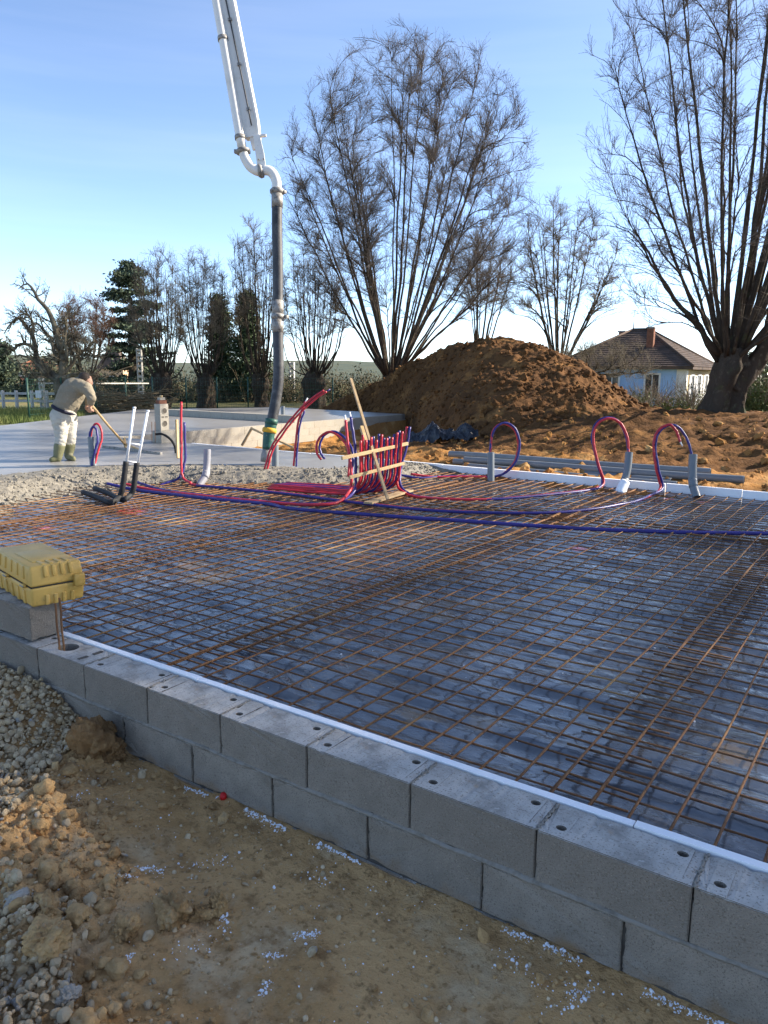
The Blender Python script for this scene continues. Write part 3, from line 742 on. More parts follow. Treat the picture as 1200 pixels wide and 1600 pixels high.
# pair B: left riser to the loop nearest the right
b_floor = [(-4.78, 5.08, zf), (-3.29, 5.28, zf), (-2.11, 5.23, zf + .008), (-0.97, 5.43, zf), (0.085, 6.12, zf), (0.55, 7.25, zf), (0.62, 8.12, zf + .01)]
loop3 = [D(1032, 762, 10.45), D(1026, 735, 10.42), D(1021, 700, 10.4), D(1024, 680, 10.38), D(1034, 668, 10.36), D(1048, 664, 10.34)]
conduit([D(283, 628, 11.0), D(283, 690, 11.0), D(283, 730, 11.0), D(287, 748, 10.98), (-4.95, 5.09, zf + .02)] + b_floor + loop3 + [D(1058, 676, 10.33), D(1063, 690, 10.32)], m_red, 'red conduit from the block pier riser to the far loop with a cut white tip', None, 0.0175, 200, tip=m_whitepipe)
off = np.array([0.0, -0.036, 0.004])
conduit([np.array(q) + off for q in b_floor] + [np.array(q) + np.array([.022, .02, 0]) for q in loop3] + [D(1064, 671, 10.36), D(1075, 690, 10.35), D(1081, 712, 10.34), D(1081, 730, 10.34)], m_blue, 'blue conduit ending in the bent grey pipe after a tall loop', None, 0.0175, 170)
conduit([D(288, 660, 11.1), D(289, 715, 11.1), D(285, 738, 11.05), D(276, 749, 11.0), D(262, 754, 10.95), D(250, 758, 10.9)], m_blue, 'blue conduit rising against the block pier with its foot turned left', None, 0.0175, 50)
# C: from the batten end to the middle loop
c_floor = [(-1.716, 6.08, zf), (-0.988, 6.445, zf), (-0.452, 7.44, zf), (-0.19, 8.1, zf + .01)]
loop2 = [D(943, 755, 10.82), D(938, 735, 10.8), D(930, 705, 10.8), D(927, 680, 10.8), D(936, 660, 10.8), D(953, 654, 10.8), D(970, 662, 10.8), D(980, 684, 10.8), D(982, 706, 10.8), D(981, 724, 10.8)]
upR = [D(636, 667, 10.4), D(630, 700, 10.36), D(622, 730, 10.3), D(620, 752, 10.2), D(628, 767, 10.08)]
conduit(upR + c_floor + loop2, m_red, 'red conduit from the right batten end to the middle loop', None, 0.0175, 170)
off = np.array([0.03, 0.03, 0.0])
conduit([q + np.array([.035, .02, 0]) for q in upR] + [np.array(q) + off for q in c_floor] + [q + np.array([-.02, .01, .012]) for q in loop2[:-2]] + loop2[-2:], m_blue, 'blue conduit from the right batten end to the middle loop', None, 0.0175, 170)
loop1 = [D(776, 744, 11.75), D(792, 737, 11.72), D(806, 720, 11.7), D(812, 695, 11.68), D(806, 671, 11.66), D(790, 661, 11.65), D(775, 668, 11.64), D(768, 685, 11.63), D(766, 708, 11.62), D(766, 724, 11.62)]
conduit([(-2.95, 7.45, -0.05), (-2.71, 7.62, zf), (-2.47, 8.05, zf), (-1.97, 8.33, zf)] + loop1, m_blue, 'blue conduit looping into the first grey pipe by the conduit battens', None, 0.0175, 110)
conduit([(-2.9, 7.65, -0.05), (-2.62, 7.85, zf), (-2.2, 8.2, zf), (-1.9, 8.36, zf)] + [q + np.array([-.03, .02, -.012]) for q in loop1[:-3]] + loop1[-3:], m_red, 'red conduit looping into the first grey pipe by the conduit battens', None, 0.0175, 110)
# loop beside the worker
lp = [D(141, 692, 12.2), D(143, 672, 12.2), D(150, 662, 12.2), D(157, 668, 12.2), D(159, 685, 12.18), D(153, 706, 12.15), D(147, 729, 12.1)]
conduit(lp, m_red, 'red conduit loop rising from the grey stub beside the worker', None, 0.0175, 50)
conduit([D(140, 692, 12.15), D(141, 675, 12.15), D(146, 667, 12.15), D(151, 673, 12.15), D(152, 690, 12.12), D(147, 710, 12.1), D(143, 730, 12.05)], m_blue, 'blue conduit loop rising from the grey stub beside the worker', None, 0.0175, 50)
# loose ends round the hose and the battens
arc = [D(545, 745, 10.2), D(546, 710, 10.35), D(540, 694, 10.45), D(529, 681, 10.5), D(514, 675, 10.55), D(500, 683, 10.58), D(494, 699, 10.58), D(497, 711, 10.56), D(502, 718, 10.55)]
conduit(arc, m_red, 'red conduit bent over in a loose arc left of the battens', None, 0.0165, 60)
conduit([q + np.array([.035, .03, .008]) for q in arc], m_blue, 'blue conduit bent over in a loose arc left of the battens', None, 0.0165, 60)
lean = [D(417, 735, 11.6), D(427, 702, 11.6), D(445, 674, 11.6), D(468, 646, 11.6), D(492, 624, 11.6), D(510, 612, 11.6)]
conduit(lean, m_red, 'red conduit leaning away from the hose outlet with a blue taped end', None, 0.0165, 50, tip=m_blue)
conduit([q + np.array([-.03, -.02, .02]) for q in lean], m_red, 'second red conduit leaning from the hose outlet', None, 0.0155, 50)
st = [D(459, 728, 11.8), D(461, 700, 11.8), D(465, 664, 11.8), D(472, 640, 11.8), D(477, 628, 11.8)]
conduit(st, m_red, 'steep red conduit crossing behind the leaning ones', None, 0.0165, 40, tip=m_whitepipe)
conduit([q + np.array([.03, .02, -.01]) for q in st[:-1]], m_blue, 'steep blue conduit beside the steep red one', None, 0.014, 40)
# the comb of conduits tied to the battens
Lp = np.array([-2.46, 5.56]); Rp = np.array([-2.17, 6.22])
nT = 17
cnt = {}
for i in range(nT):
    t = 0.17 + 0.83 * i / (nT - 1)
    p = Lp + t * (Rp - Lp)
    p = p + 0.006 * (1 if i % 2 else -1) * np.array([-0.9, 0.4])
    top = 0.64 + 0.06 * t + RG.uniform(-.04, .05)
    e = np.array([-3.75, 5.32 + 0.46 * t]) + RG.uniform(-.03, .03, 2)
    dr = (e - p) / np.linalg.norm(e - p)
    ln = 0.035 * t
    zz = zf + 0.012 + 0.020 * (i % 3)
    pts = [(p[0] + ln, p[1] + ln * .3, top), (p[0] + ln * .5, p[1], top - 0.25), (p[0], p[1], 0.16), (*(p + dr * 0.045), 0.045), (*(p + dr * 0.14), zz + 0.03), (*(p + dr * 0.30), zz), (*(p + dr * 0.7), zz), (*e, zz)]
    red = i % 2 == 0 or i == 1
    cnt[red] = cnt.get(red, 0) + 1
    conduit(pts, m_red if red else m_blue, ('red' if red else 'blue') + ' conduit in the batten comb, ' + ORD[cnt[red] - 1] + ' of its colour from the tall pair', ('red' if red else 'blue') + ' conduits tied to the battens', 0.0165, 50)

def beam(p0, p1, wy, hz, mat, name, label, cat, group=None, bev=0.003, parent=None):
    p0 = np.array(p0, float); p1 = np.array(p1, float)
    d = p1 - p0; Ln = np.linalg.norm(d); d /= Ln
    ref = np.array([0, 0, 1.0]) if abs(d[2]) < 0.9 else np.array([0, 1.0, 0])
    s = np.cross(ref, d); s /= np.linalg.norm(s); u = np.cross(d, s)
    V, F = bbox((0, -wy / 2, -hz / 2), (Ln, wy / 2, hz / 2), bev)
    o = obj(name, p0 + V @ np.stack([d, s, u]), F, mat, parent, False)
    if label: tag(o, label, cat, group)
    return o
beam(D(534, 716, 9.48), D(637, 693, 10.2), 0.03, 0.042, m_wood, 'timber_batten', 'upper pale timber batten across the comb of red and blue conduits', 'batten')
beam(D(546, 746, 9.5), D(631, 724, 10.1), 0.03, 0.038, m_wood, 'timber_batten', 'lower pale timber batten across the comb of red and blue conduits', 'batten')
beam(D(548, 592, 10.6), D(606, 781, 9.35), 0.034, 0.034, m_wood_old, 'timber_prop', 'long thin timber prop leaning on the conduit battens', 'timber')
beam(D(565, 667, 10.15), D(575, 699, 9.95), 0.05, 0.05, m_wood, 'timber_offcut', 'short pale timber offcut fixed on the leaning prop', 'timber')
beam(G(575, 786, -0.06), G(640, 766, -0.06), 0.12, 0.024, m_wood_old, 'foot_board', 'flat timber board under the foot of the leaning prop', 'board')

def stub(pts, mat, label, r=0.05, n=20, ring=True):
    p = smooth_path(pts, n)
    t = thing('pipe_stub', label, 'pipe', tuple(p[-1]), 'upright drain pipe stubs')
    # hollow: outer wall, rim and inner wall
    b = MB(); b.tube(p[::-1], r, 18, False)
    d = p[0] - p[1]; d /= np.linalg.norm(d)
    b.tube([p[0], p[0] + d * 0.002], [r, r * 0.93], 18, False)
    b.tube([p[0] + d * 0.002, p[0] - d * 0.12], r * 0.93, 18, False)
    b.obj('pipe', mat, t)
    if ring:
        k = n // 2
        b = MB(); b.tube(p[k:k + 5], r * 1.07, 18); b.obj('socket', mat, t)
    return t
stub([D(767, 707, 11.55), D(767, 728, 11.55), D(767, 752, 11.55)], m_pvc, 'straight grey drain pipe stub at the first conduit loop', 0.052, ring=False)
s2 = stub([D(983, 707, 10.7), D(980, 735, 10.68), D(974, 756, 10.65), D(968, 772, 10.6)], m_pvc, 'leaning grey drain pipe stub with a pale taped foot', 0.052)
b = MB(); b.tube(smooth_path([D(977, 752, 10.62), D(973, 760, 10.6), D(968, 774, 10.55)], 8), [0.06, 0.07, 0.066, 0.072, 0.068, 0.075, 0.07, 0.08], 14); b.obj('tape', m_foam, s2)
stub([D(1083, 710, 10.25), D(1082, 735, 10.25), D(1083, 757, 10.22), D(1089, 778, 10.1)], m_pvc, 'grey drain pipe stub with a bent foot by the far polystyrene', 0.054)
stub([D(324, 702, 11.2), D(323, 728, 11.2), D(321, 743, 11.15), D(311, 759, 11.05)], m_pvc_light, 'pale grey pipe elbow standing at the rough concrete edge', 0.052)
stub([D(430, 696, 12.25), D(430, 712, 12.25), D(430, 730, 12.25)], m_pvc, 'grey pipe stub sunk in concrete beside the hose outlet', 0.055, ring=False)
stub([D(142, 683, 12.15), D(144, 705, 12.15), D(146, 730, 12.12)], m_pvc, 'grey pipe stub with taped top beside the worker', 0.052)
stub([D(442, 635, 23.0), D(442, 645, 23.0), D(442, 657, 23.0)], m_pvc, 'grey pipe stub far behind the hose on the slab', 0.06, ring=False)

def long_pipe(p0, p1, r, label):
    p0 = np.array(p0); p1 = np.array(p1)
    t = np.linspace(0, 1, 12)[:, None]
    p = p0 * (1 - t) + p1 * t; p[:, 2] += 0.006 * np.sin(t[:, 0] * 7)
    b = MB(); b.tube(p, r, 18, False)
    d = (p1 - p0) / np.linalg.norm(p1 - p0)
    for e, s in ((p[0], -1), (p[-1], 1)):
        b.tube([e, e + d * s * 0.002], [r, r * 0.93], 18, False); b.tube([e + d * s * .002, e - d * s * 0.3], r * 0.93, 18, False)
    tag(b.obj('plastic_pipe', m_pvc), label, 'pipe', 'grey pipes lying behind the polystyrene')
long_pipe((-3.94, 10.66, -0.06), (0.76, 10.87, -0.06), 0.062, 'long grey plastic pipe lying rearmost on the dirt')
long_pipe((-3.4, 10.27, -0.10), (1.32, 10.53, -0.10), 0.062, 'long grey plastic pipe lying foremost, its end sticking out farther')
long_pipe((-3.72, 10.45, -0.17), (0.30, 10.30, -0.19), 0.058, 'long grey plastic pipe lying lowest in the row on the dirt')
long_pipe((-3.3, 10.09, -0.19), (0.45, 10.05, -0.20), 0.055, 'grey plastic pipe half buried next to the polystyrene boards')

# insulated elbows with white risers
ins = thing('insulated_pipe_pair', 'pair of white pipes in black foam elbows at the concrete edge', 'pipes', tuple(G(190, 786, -0.1)))
zs = -0.075
s1 = [G(130, 769, zs), G(150, 776, zs), G(173, 785, zs), D(186, 777, 9.42), D(191, 764, 9.42), D(194, 745, 9.42), D(197, 721, 9.42)]
s2_ = [G(148, 763, zs), G(170, 771, zs), G(191, 781, zs), D(204, 773, 9.5), D(209, 761, 9.5), D(211, 745, 9.5), D(214, 723, 9.5)]
for s_ in (s1, s2_):
    b = MB(); b.tube(smooth_path(s_, 40), 0.034, 14); b.obj('foam_sleeve', m_foamtube, ins)
for a, b_ in (((197, 726), (210, 636)), ((214, 728), (231, 641))):
    dd = 9.42 if a[0] < 205 else 9.5
    b = MB(); b.tube([D(*a, dd), D(*b_, dd)], 0.0165, 12); b.tube([D(b_[0], b_[1] + 3, dd), D(*b_, dd)], 0.02, 12); b.obj('white_pipe', m_whitepipe, ins)
for y in (693, 721):
    t = (726 - y) / 90
    b = MB(); b.tube([D(197 + 13 * t, y, 9.42), D(214 + 17 * t, y + 2, 9.5)], 0.013, 10); b.obj('crossbar', m_whitepipe, ins)

# ------------------------------------------------------------------ concrete pump boom and hose
PD = 12.45
boom = thing('concrete_pump_boom', 'white concrete pump boom with black rubber hose hanging over the slab', 'pump boom', tuple(D(416, 722, PD)))
def px(pts, d=PD): return np.array([D(x, y, d) for x, y in pts])
b = MB(); b.tube(smooth_path(px([(433, 306), (433, 360), (434, 420), (434, 478)]), 20), 0.086, 20); b.obj('hose', m_hose, boom)
b = MB(); b.tube(smooth_path(px([(434, 512), (435, 550), (435, 590), (431, 625), (424, 662)]), 24), [0.086] * 24, 20); b.obj('hose', m_hose, boom)
for y0, y1 in ((470, 493), (497, 520)):
    b = MB(); b.tube(px([(434, y0), (434, y1)]), 0.092, 20); b.obj('hose_ferrule', m_steel, boom)
b = MB(); b.tube(px([(434, 491), (434, 493.5), (434, 496.5), (434, 499)]), [0.098, 0.112, 0.112, 0.098], 20); b.box((-0.03, -0.03, -0.03), (0.05, 0.03, 0.03), 0.008, (np.eye(3), D(446, 495, PD))); b.obj('coupling', m_steel, boom)
b = MB(); b.tube(px([(433, 302), (433, 325)]), 0.092, 20); b.obj('hose_ferrule', m_steel, boom)
b = MB(); b.tube(px([(432.5, 295), (432.5, 297), (433, 301), (433, 304)]), [0.09, 0.115, 0.115, 0.09], 20); b.box((-0.05, -0.03, -0.025), (0.03, 0.03, 0.025), 0.008, (np.eye(3), D(444, 300, PD))); b.obj('coupling', m_steel, boom)
b = MB(); b.tube(smooth_path(px([(412, 266), (421, 267), (428, 274), (432, 285), (432.5, 297)]), 16), 0.078, 18); b.obj('elbow', m_boom, boom)
b = MB(); b.tube(smooth_path(px([(380, 236), (383, 247), (391, 260), (402, 267), (410, 267)]), 16), 0.078, 18); b.obj('elbow', m_boom, boom)
b = MB(); b.tube(px([(404, 268), (405.5, 268), (409, 266.5), (410.5, 266)]), [0.085, 0.11, 0.11, 0.085], 20); b.obj('coupling', m_steel, boom)
b = MB(); b.tube(px([(379, 233), (379.3, 235), (380, 238), (380.4, 240)]), [0.09, 0.118, 0.118, 0.09], 20); b.box((-0.14, -0.04, -0.03), (0.12, 0.04, 0.03), 0.01, (np.stack([H_R, H_F, [0, 0, 1]], 1), D(379.5, 237, PD))); b.obj('coupling', m_steel, boom)
b = MB(); b.tube(px([(379, 235), (375, 214), (338, 0), (260, -450)]), 0.072, 18); b.obj('delivery_pipe', m_boom, boom)
for y in (214, 60, -120):
    x = 375 + (214 - y) * (338 - 375) / 214
    b = MB(); b.tube(px([(x - .4, y - 2), (x + .4, y + 4)]), 0.085, 16); b.obj('pipe_clamp', m_steel, boom)
# tapered box arm behind the pipe
def arm(pts_w, d):                  # list of (x, y, half width px, half depth m)
    Vs = []
    a0 = D(pts_w[0][0], pts_w[0][1], d); a1 = D(pts_w[-1][0], pts_w[-1][1], d)
    ax = (a1 - a0) / np.linalg.norm(a1 - a0); sd = np.cross(ax, H_F); sd /= np.linalg.norm(sd)
    for x, y, hw, hd in pts_w:
        c = D(x, y, d); w_ = hw * d / 1200
        for sx, sy in ((-1, -1), (1, -1), (1, 1), (-1, 1)): Vs.append(c + sd * sx * w_ + H_F * sy * hd)
    n = len(pts_w); F = []
    for k in range(n - 1):
        for j in range(4): F.append([k * 4 + j, k * 4 + (j + 1) % 4, k * 4 + 4 + (j + 1) % 4, k * 4 + 4 + j])
    F += [[3, 2, 1, 0], [n * 4 - 4, n * 4 - 3, n * 4 - 2, n * 4 - 1]]
    return np.array(Vs), [np.array(F)]
V, F = arm([(395, 216, 10, 0.10), (391, 190, 11.5, 0.13), (352, 0, 13, 0.16), (262, -440, 15, 0.20)], PD + 0.16); obj('boom_arm', V, F, m_boom, boom, False)
for sgn in (-1, 1):
    V, F = arm([(395 + sgn * 10, 216, 1.6, 0.125), (391 + sgn * 11.5, 190, 1.6, 0.155), (352 + sgn * 13, 0, 1.8, 0.185), (262 + sgn * 15, -440, 2, 0.225)], PD + 0.16); obj('flange', V, F, m_boom, boom, False)
b = MB(); b.tube(px([(393, 196), (388, 170), (353, 0), (263, -430)], PD - 0.02), 0.012, 8); b.obj('hydraulic_line', m_hose, boom)
for y in (170, 100, 30):
    x = 388 + (170 - y) * (353 - 388) / 170
    V, F = arm([(x + .5, y + 2, 3, .02), (x - .5, y - 2, 3, .02)], PD - 0.01); obj('line_clip', V, F, m_steel, boom, False)
V, F = arm([(399, 234, 4, 0.05), (396, 205, 8, 0.06)], PD + 0.14); obj('arm_tip', V, F, m_boom, boom, False)
V, F = arm([(409, 262, 6.5, 0.02), (406, 240, 6.5, 0.02), (401, 212, 5.0, 0.02)], PD + 0.02); br = obj('bracket', V, F, m_boom, boom, False)
for x, y in ((404, 249), (412, 248)):
    b = MB(); b.tube([D(x, y, PD - .03), D(x, y, PD + .03)], 0.014, 8); b.obj('bolt', m_steel, br)
V, F = arm([(416, 211.5, 1.5, 0.04), (398, 213.5, 1.5, 0.04)], PD + 0.05); obj('lug', V, F, m_boom, boom, False)
b = MB(); b.tube(smooth_path(px([(424, 660), (420, 680), (418, 702)]), 12), [0.088, 0.095, 0.097, 0.094, 0.093, 0.095, 0.092, 0.09, 0.09, 0.088, 0.088, 0.086], 18); b.obj('outlet_cuff', m_green, boom)
b = MB(); b.tube(px([(424.5, 655), (423.4, 663)]), 0.102, 18); b.obj('cuff_collar', m_green, boom)
b = MB(); b.tube(px([(421.5, 669), (421.2, 671), (420.8, 674.5), (420.5, 676.5)]), [0.104, 0.118, 0.118, 0.104], 18); b.obj('strap', m_strap, boom)
b = MB(); b.tube(px([(418, 701), (416.5, 713), (415.5, 722)]), [0.075, 0.092, 0.088], 18); b.obj('outlet_tip', m_steel, boom)

# ------------------------------------------------------------------ block pier
pb = np.array([-9.5, 8.35, 0.0])
pier = thing('block_pier', 'upright pier of hollow blocks with a brick on top at the slab edge', 'pier', tuple(pb))
def holed(name, lo, hi, circles, slots, mat, parent):   # box with dark discs and bars on its +x face, hole shade in their colour
    b = MB(); b.box(lo, hi, 0.006); o = b.obj(name, mat, parent, False)
    for (y, z, r) in circles:
        b = MB(); b.tube([(hi[0] - .03, y, z), (hi[0] + 0.003, y, z)], r, 18); b.obj('hole', m_core, o, False)
        b = MB(); t = np.linspace(0, 2 * np.pi, 25); b.tube(np.stack([np.full(25, hi[0] + .003), y + r * np.cos(t), z + r * np.sin(t)], -1), 0.006, 6, False); b.obj('hole_rim', mat, o)
    for (y, z) in slots:
        b = MB(); b.box((hi[0] - .02, y - .03, z - .012), (hi[0] + .003, y + .03, z + .012)); b.obj('hole', m_core, o, False)
x0, y0 = pb[0], pb[1]
holed('block', (x0 - .12, y0 - .15, 0.0), (x0 + .16, y0 + .35, 0.25), [], [], m_found, pier)
holed('block', (x0 - .06, y0 - .12, 0.252), (x0 + .12, y0 + .10, 0.80), [(y0 - .01, 0.40, .06), (y0 - .01, 0.66, .06)], [(y0 - .055, .535), (y0 + .035, .535)], m_found, pier)
b = MB(); b.box((x0 - .03, y0 - .10, 0.803), (x0 + .09, y0 + .09, 0.875), .004); b.obj('brick', m_brick, pier, False)
b = MB(); b.box((x0 - .01, y0 - .07, 0.878), (x0 + .07, y0 + .07, 0.93), .004); b.obj('brick', m_found, pier, False)
b = MB(); b.tube([(x0 + .03, y0, .93), (x0 + .03, y0, .975)], 0.03, 10); b.obj('cap', m_wood, pier)
beam(D(276, 656, 12.9), D(278, 716, 12.75), 0.04, 0.04, m_wood, 'timber_stake', 'pale timber stake standing upright before the block pier', 'stake')
b = MB(); b.tube(smooth_path([D(243, 678.5, 14.0), D(254, 678.5, 14.0), D(266, 686, 14.0), D(273, 697, 14.0), D(275, 710, 14.0)], 24), 0.022, 8)
tag(b.obj('black_tube', m_foamtube), 'black flexible tube curving out of wet concrete near the pier', 'tube')
for x in (237, 242):
    b = MB(); b.tube([D(x, 659, 15.5), D(x + .5, 692, 15.5)], 0.006, 6)
    tag(b.obj('starter_bar', m_rebar), 'thin rusty bar standing upright in the slab by the pier', 'rebar', 'bars standing in the slab')

# foundation wall of the farther wing and the low row of blocks on the slab
fw = thing('foundation_wall', 'sunlit pale block foundation wall of the far slab wing', 'wall', (-11.3, 8.7, -0.6))
A = np.array([-11.285, 8.62]); B_ = np.array([-11.585, 20.87]); d = (B_ - A); Ln = np.hypot(*d); d /= Ln
fme = MB().box((-0.15, 0.001, -0.1935), (0.02, 0.4985, 0.0), 0.0015).mesh('block'); fme.materials.append(m_found)
for row in range(3):
    k = 0
    s = -0.25 * (row % 2)
    while s < Ln - 0.45:
        if s >= 0:
            q = A + d * s
            o = link('block', fme, None, fw, (q[0] + 11.3 + random.uniform(-.003, .003), q[1] - 8.7, 0.6 + 0.003 - 0.195 * row)); o.rotation_euler.z = math.atan2(-d[0], d[1])
        s += 0.5
kb = thing('block_kerb', 'low row of grey blocks laid across the slab behind the hose', 'kerb', (-11.5, 14.8, 0))
kme = MB().box((-0.495, 0, 0), (-0.003, 0.2, 0.20), 0.004).mesh('block'); kme.materials.append(m_found)
for k in range(12):
    o = link('block', kme, None, kb, (-0.5 * k, 0.0 - 0.02 * k * 0 + random.uniform(-.004, .004), 0.001)); o.rotation_euler.z = random.uniform(-.005, .005)
beam(D(394, 668, 18.4), D(378, 696, 18.6), 0.05, 0.05, m_wood_old, 'timber_prop', 'short grey timber brace in the dirt recess by the pale wall', 'timber')
beam(D(392, 669, 18.4), D(458, 699, 18.0), 0.06, 0.04, m_wood, 'timber_plank', 'long pale plank sloping into the dirt recess by the pale wall', 'timber')

# ------------------------------------------------------------------ ochre carrying case
cs = thing('carrying_case', 'ochre yellow moulded plastic case lying on the raised wall block', 'case', (-0.49, 0.03, 0.2))
E1 = np.array([0.215, 0.9766, 0]); E2 = np.array([-0.9766, 0.215, 0])
CM = (np.stack([E2, E1, [0, 0, 1]], 1), np.array([-0.492, 0.032, 0.2015]))
def taper(V, z0, z1, k):            # draw the far rim inwards like a moulded shell
    V = np.array(V); t = (V[:, 2] - z0) / (z1 - z0)
    c = np.array([0.33, 0.15]); V[:, :2] = c + (V[:, :2] - c) * (1 - k * t)[:, None]
    return V
def shell(z0, z1, k, ribs):
    b = MB()
    V, F = bbox((0, 0, min(z0, z1)), (0.66, 0.30, max(z0, z1)), 0.016, 3)
    b.add(taper(V, z0, z1, k), F)
    for r in ribs:
        V, F = bbox(*r, 0.004, 2); b.add(taper(V, z0, z1, k), F)
    V = np.concatenate(b.V) @ CM[0].T + CM[1]
    return V, [np.concatenate(v) for v in b.F.values()]
lo_r = []; hi_r = []
for k in range(4):
    y = 0.075 + 0.048 * k
    lo_r.append(((-0.010, y, 0.004), (0.02, y + 0.022, 0.062))); hi_r.append(((-0.011, y, 0.165), (0.02, y + 0.022, 0.226)))
    hi_r.append(((0.02, y, 0.22), (0.11, y + 0.022, 0.2335)))
for k in range(5):
    x = 0.09 + 0.105 * k
    lo_r.append(((x, -0.008, 0.006), (x + 0.036, 0.02, 0.085))); hi_r.append(((x, -0.008, 0.15), (x + 0.036, 0.02, 0.22)))
V, F = shell(0.1125, 0.0, 0.045, lo_r); obj('base', V, F, m_box, cs)
V, F = shell(0.1145, 0.228, 0.06, hi_r); lid = obj('lid', V, F, m_box, cs)
for x in (0.07, 0.36):
    V, F = bbox((x, -0.016, 0.104), (x + 0.045, 0.004, 0.122), 0.005); obj('latch', V @ CM[0].T + CM[1], F, m_box, cs)
    b = MB(); b.tube(np.array([(x - .004, -0.017, 0.113), (x + .049, -0.017, 0.113)]) @ CM[0].T + CM[1], 0.0035, 8); b.obj('hinge_pin', m_steel, cs)
V, F = bbox((-0.018, 0.235, 0.085), (0.015, 0.296, 0.155), 0.006); obj('catch_plate', V @ CM[0].T + CM[1], F, m_box, cs)
V, F = bbox((0.004, 0.004, 0.1105), (0.656, 0.296, 0.1165), 0); obj('seam_gasket', V @ CM[0].T + CM[1], F, m_blackplastic, cs, False)
V, F = bbox((0.12, 0.06, 0.226), (0.42, 0.23, 0.2325), 0.003); obj('lid_panel', V @ CM[0].T + CM[1], F, m_box, cs)

# ------------------------------------------------------------------ dirt mound
SX = np.array([430, 480, 515, 545, 600, 640, 700, 740, 775, 830, 870, 905, 945, 985, 1010, 1060, 1120, 1200], float)
SY = np.array([660, 650, 632, 612, 588, 566, 542, 531, 528, 536, 549, 565, 592, 620, 640, 656, 668, 680], float)
CX = np.array([420, 560, 640, 775, 900, 1060, 1220.]); CDp = np.array([36, 33, 30, 26, 24, 22, 21.])
FX = np.array([420, 560, 628, 655, 720, 800, 1000, 1220.]); FDp = np.array([34.5, 31, 28.2, 24.5, 20.0, 18.2, 17.6, 17.5])
def mound_pt(X, s_):                # s_: -1 front foot, 0 crest, 1 back foot; returns the world point
    X = np.asarray(X, float); s_ = np.asarray(s_, float)
    dc = np.interp(X, CX, CDp); df = np.interp(X, FX, FDp)
    zc = 1.501 - (np.interp(X, SX, SY) - (575 + X * 0.0078)) / 1200 * dc
    d = np.where(s_ < 0, dc + s_ * (dc - df), dc + s_ * 5.0)
    zf_ = -0.32
    sh = np.clip(1 - np.abs(s_), 0, 1) ** 0.95
    P = CAM + H_F * d[..., None] + H_R * ((X - 600) / 1200 * d)[..., None]
    x, y = P[..., 0], P[..., 1]
    lay = 0.16 * fbm(x * 0.8, y * 0.8, 5, 112, .58) + 0.16 * lump(x * 1.8, y * 1.8, 113) * lump(x * 0.8, y * 0.8, 114) ** 2 + 0.065 * lump(x * 5, y * 5, 115) + 0.035 * lump(x * 11, y * 11, 116) - 0.13
    P[..., 2] = zf_ + (zc - zf_) * sh + lay * np.clip(sh * 4, 0, 1) - 0.4 * (sh <= 0)
    return P
Xg, Sg = np.meshgrid(np.linspace(425, 1215, 330), np.concatenate([np.linspace(-1, 0, 160), np.linspace(0, 1, 26)[1:]]), indexing='ij')
V = mound_pt(Xg, Sg)
n_, k_ = Xg.shape
i = np.arange(n_ - 1)[:, None] * k_; j = np.arange(k_ - 1)[None]
F = np.stack([i + j, i + k_ + j, i + k_ + j + 1, i + j + 1], -1).reshape(-1, 4)
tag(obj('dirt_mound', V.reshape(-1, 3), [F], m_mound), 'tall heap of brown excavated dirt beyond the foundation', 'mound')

# ------------------------------------------------------------------ crumpled tarp on the mound foot
nu, nv_ = 70, 40
u, v = np.meshgrid(np.linspace(0, 1, nu), np.linspace(0, 1, nv_), indexing='ij')
prof = 0.16 + 0.50 * np.exp(-((u - 0.36) / 0.13) ** 2) + 0.46 * np.exp(-((u - 0.83) / 0.12) ** 2) * 1.15 + 0.22 * np.exp(-((u - 0.6) / 0.2) ** 2)
hh = prof * 0.55 * np.sin(np.pi * np.clip(v * 0.98 + .02, 0, 1)) ** 0.7 + 0.09 * fbm(u * 7, v * 5, 4, 102) + 0.10 * (1 - np.abs(fbm(u * 9, v * 6, 2, 103))) ** 4
B0 = np.array([*G(640, 688, -0.2)[:2], 0.0]); B1 = np.array([*G(748, 694, -0.2)[:2], 0.0])
V = B0 + u[..., None] * (B1 - B0) + (0.9 * v + 0.12 * fbm(u * 6, v * 5, 3, 101))[..., None] * H_F
V[..., 2] = np.maximum(z_main(V[..., 0], V[..., 1]), -0.3) + hh + 0.05
i = np.arange(nu - 1)[:, None] * nv_; j = np.arange(nv_ - 1)[None]
tag(obj('tarpaulin', V.reshape(-1, 3), [np.stack([i + j, i + nv_ + j, i + nv_ + j + 1, i + j + 1], -1).reshape(-1, 4)], m_tarp), 'crumpled dark blue plastic tarpaulin on the dirt below the mound', 'tarpaulin')

# ------------------------------------------------------------------ stones, clods and crumbs
def ico(sub):
    bm = bmesh.new(); bmesh.ops.create_icosphere(bm, subdivisions=sub, radius=1)
    return bm_arr(bm)
I1, I2, I3, I4 = ico(1), ico(2), ico(3), ico(5)
def n3(V, s, f=1.0):
    x, y, z = (V * f).T
    return (fbm(x + 5, y, 3, s) + fbm(y + 9, z + 2, 3, s + 31) + fbm(z - 4, x + 7, 3, s + 57)) * 0.75
def rotm(n):
    q = RG.normal(size=(n, 4)); q /= np.linalg.norm(q, axis=1, keepdims=True)
    w, x, y, z = q.T
    return np.stack([1 - 2 * (y * y + z * z), 2 * (x * y - z * w), 2 * (x * z + y * w), 2 * (x * y + z * w), 1 - 2 * (x * x + z * z), 2 * (y * z - x * w), 2 * (x * z - y * w), 2 * (y * z + x * w), 1 - 2 * (x * x + y * y)], -1).reshape(n, 3, 3)
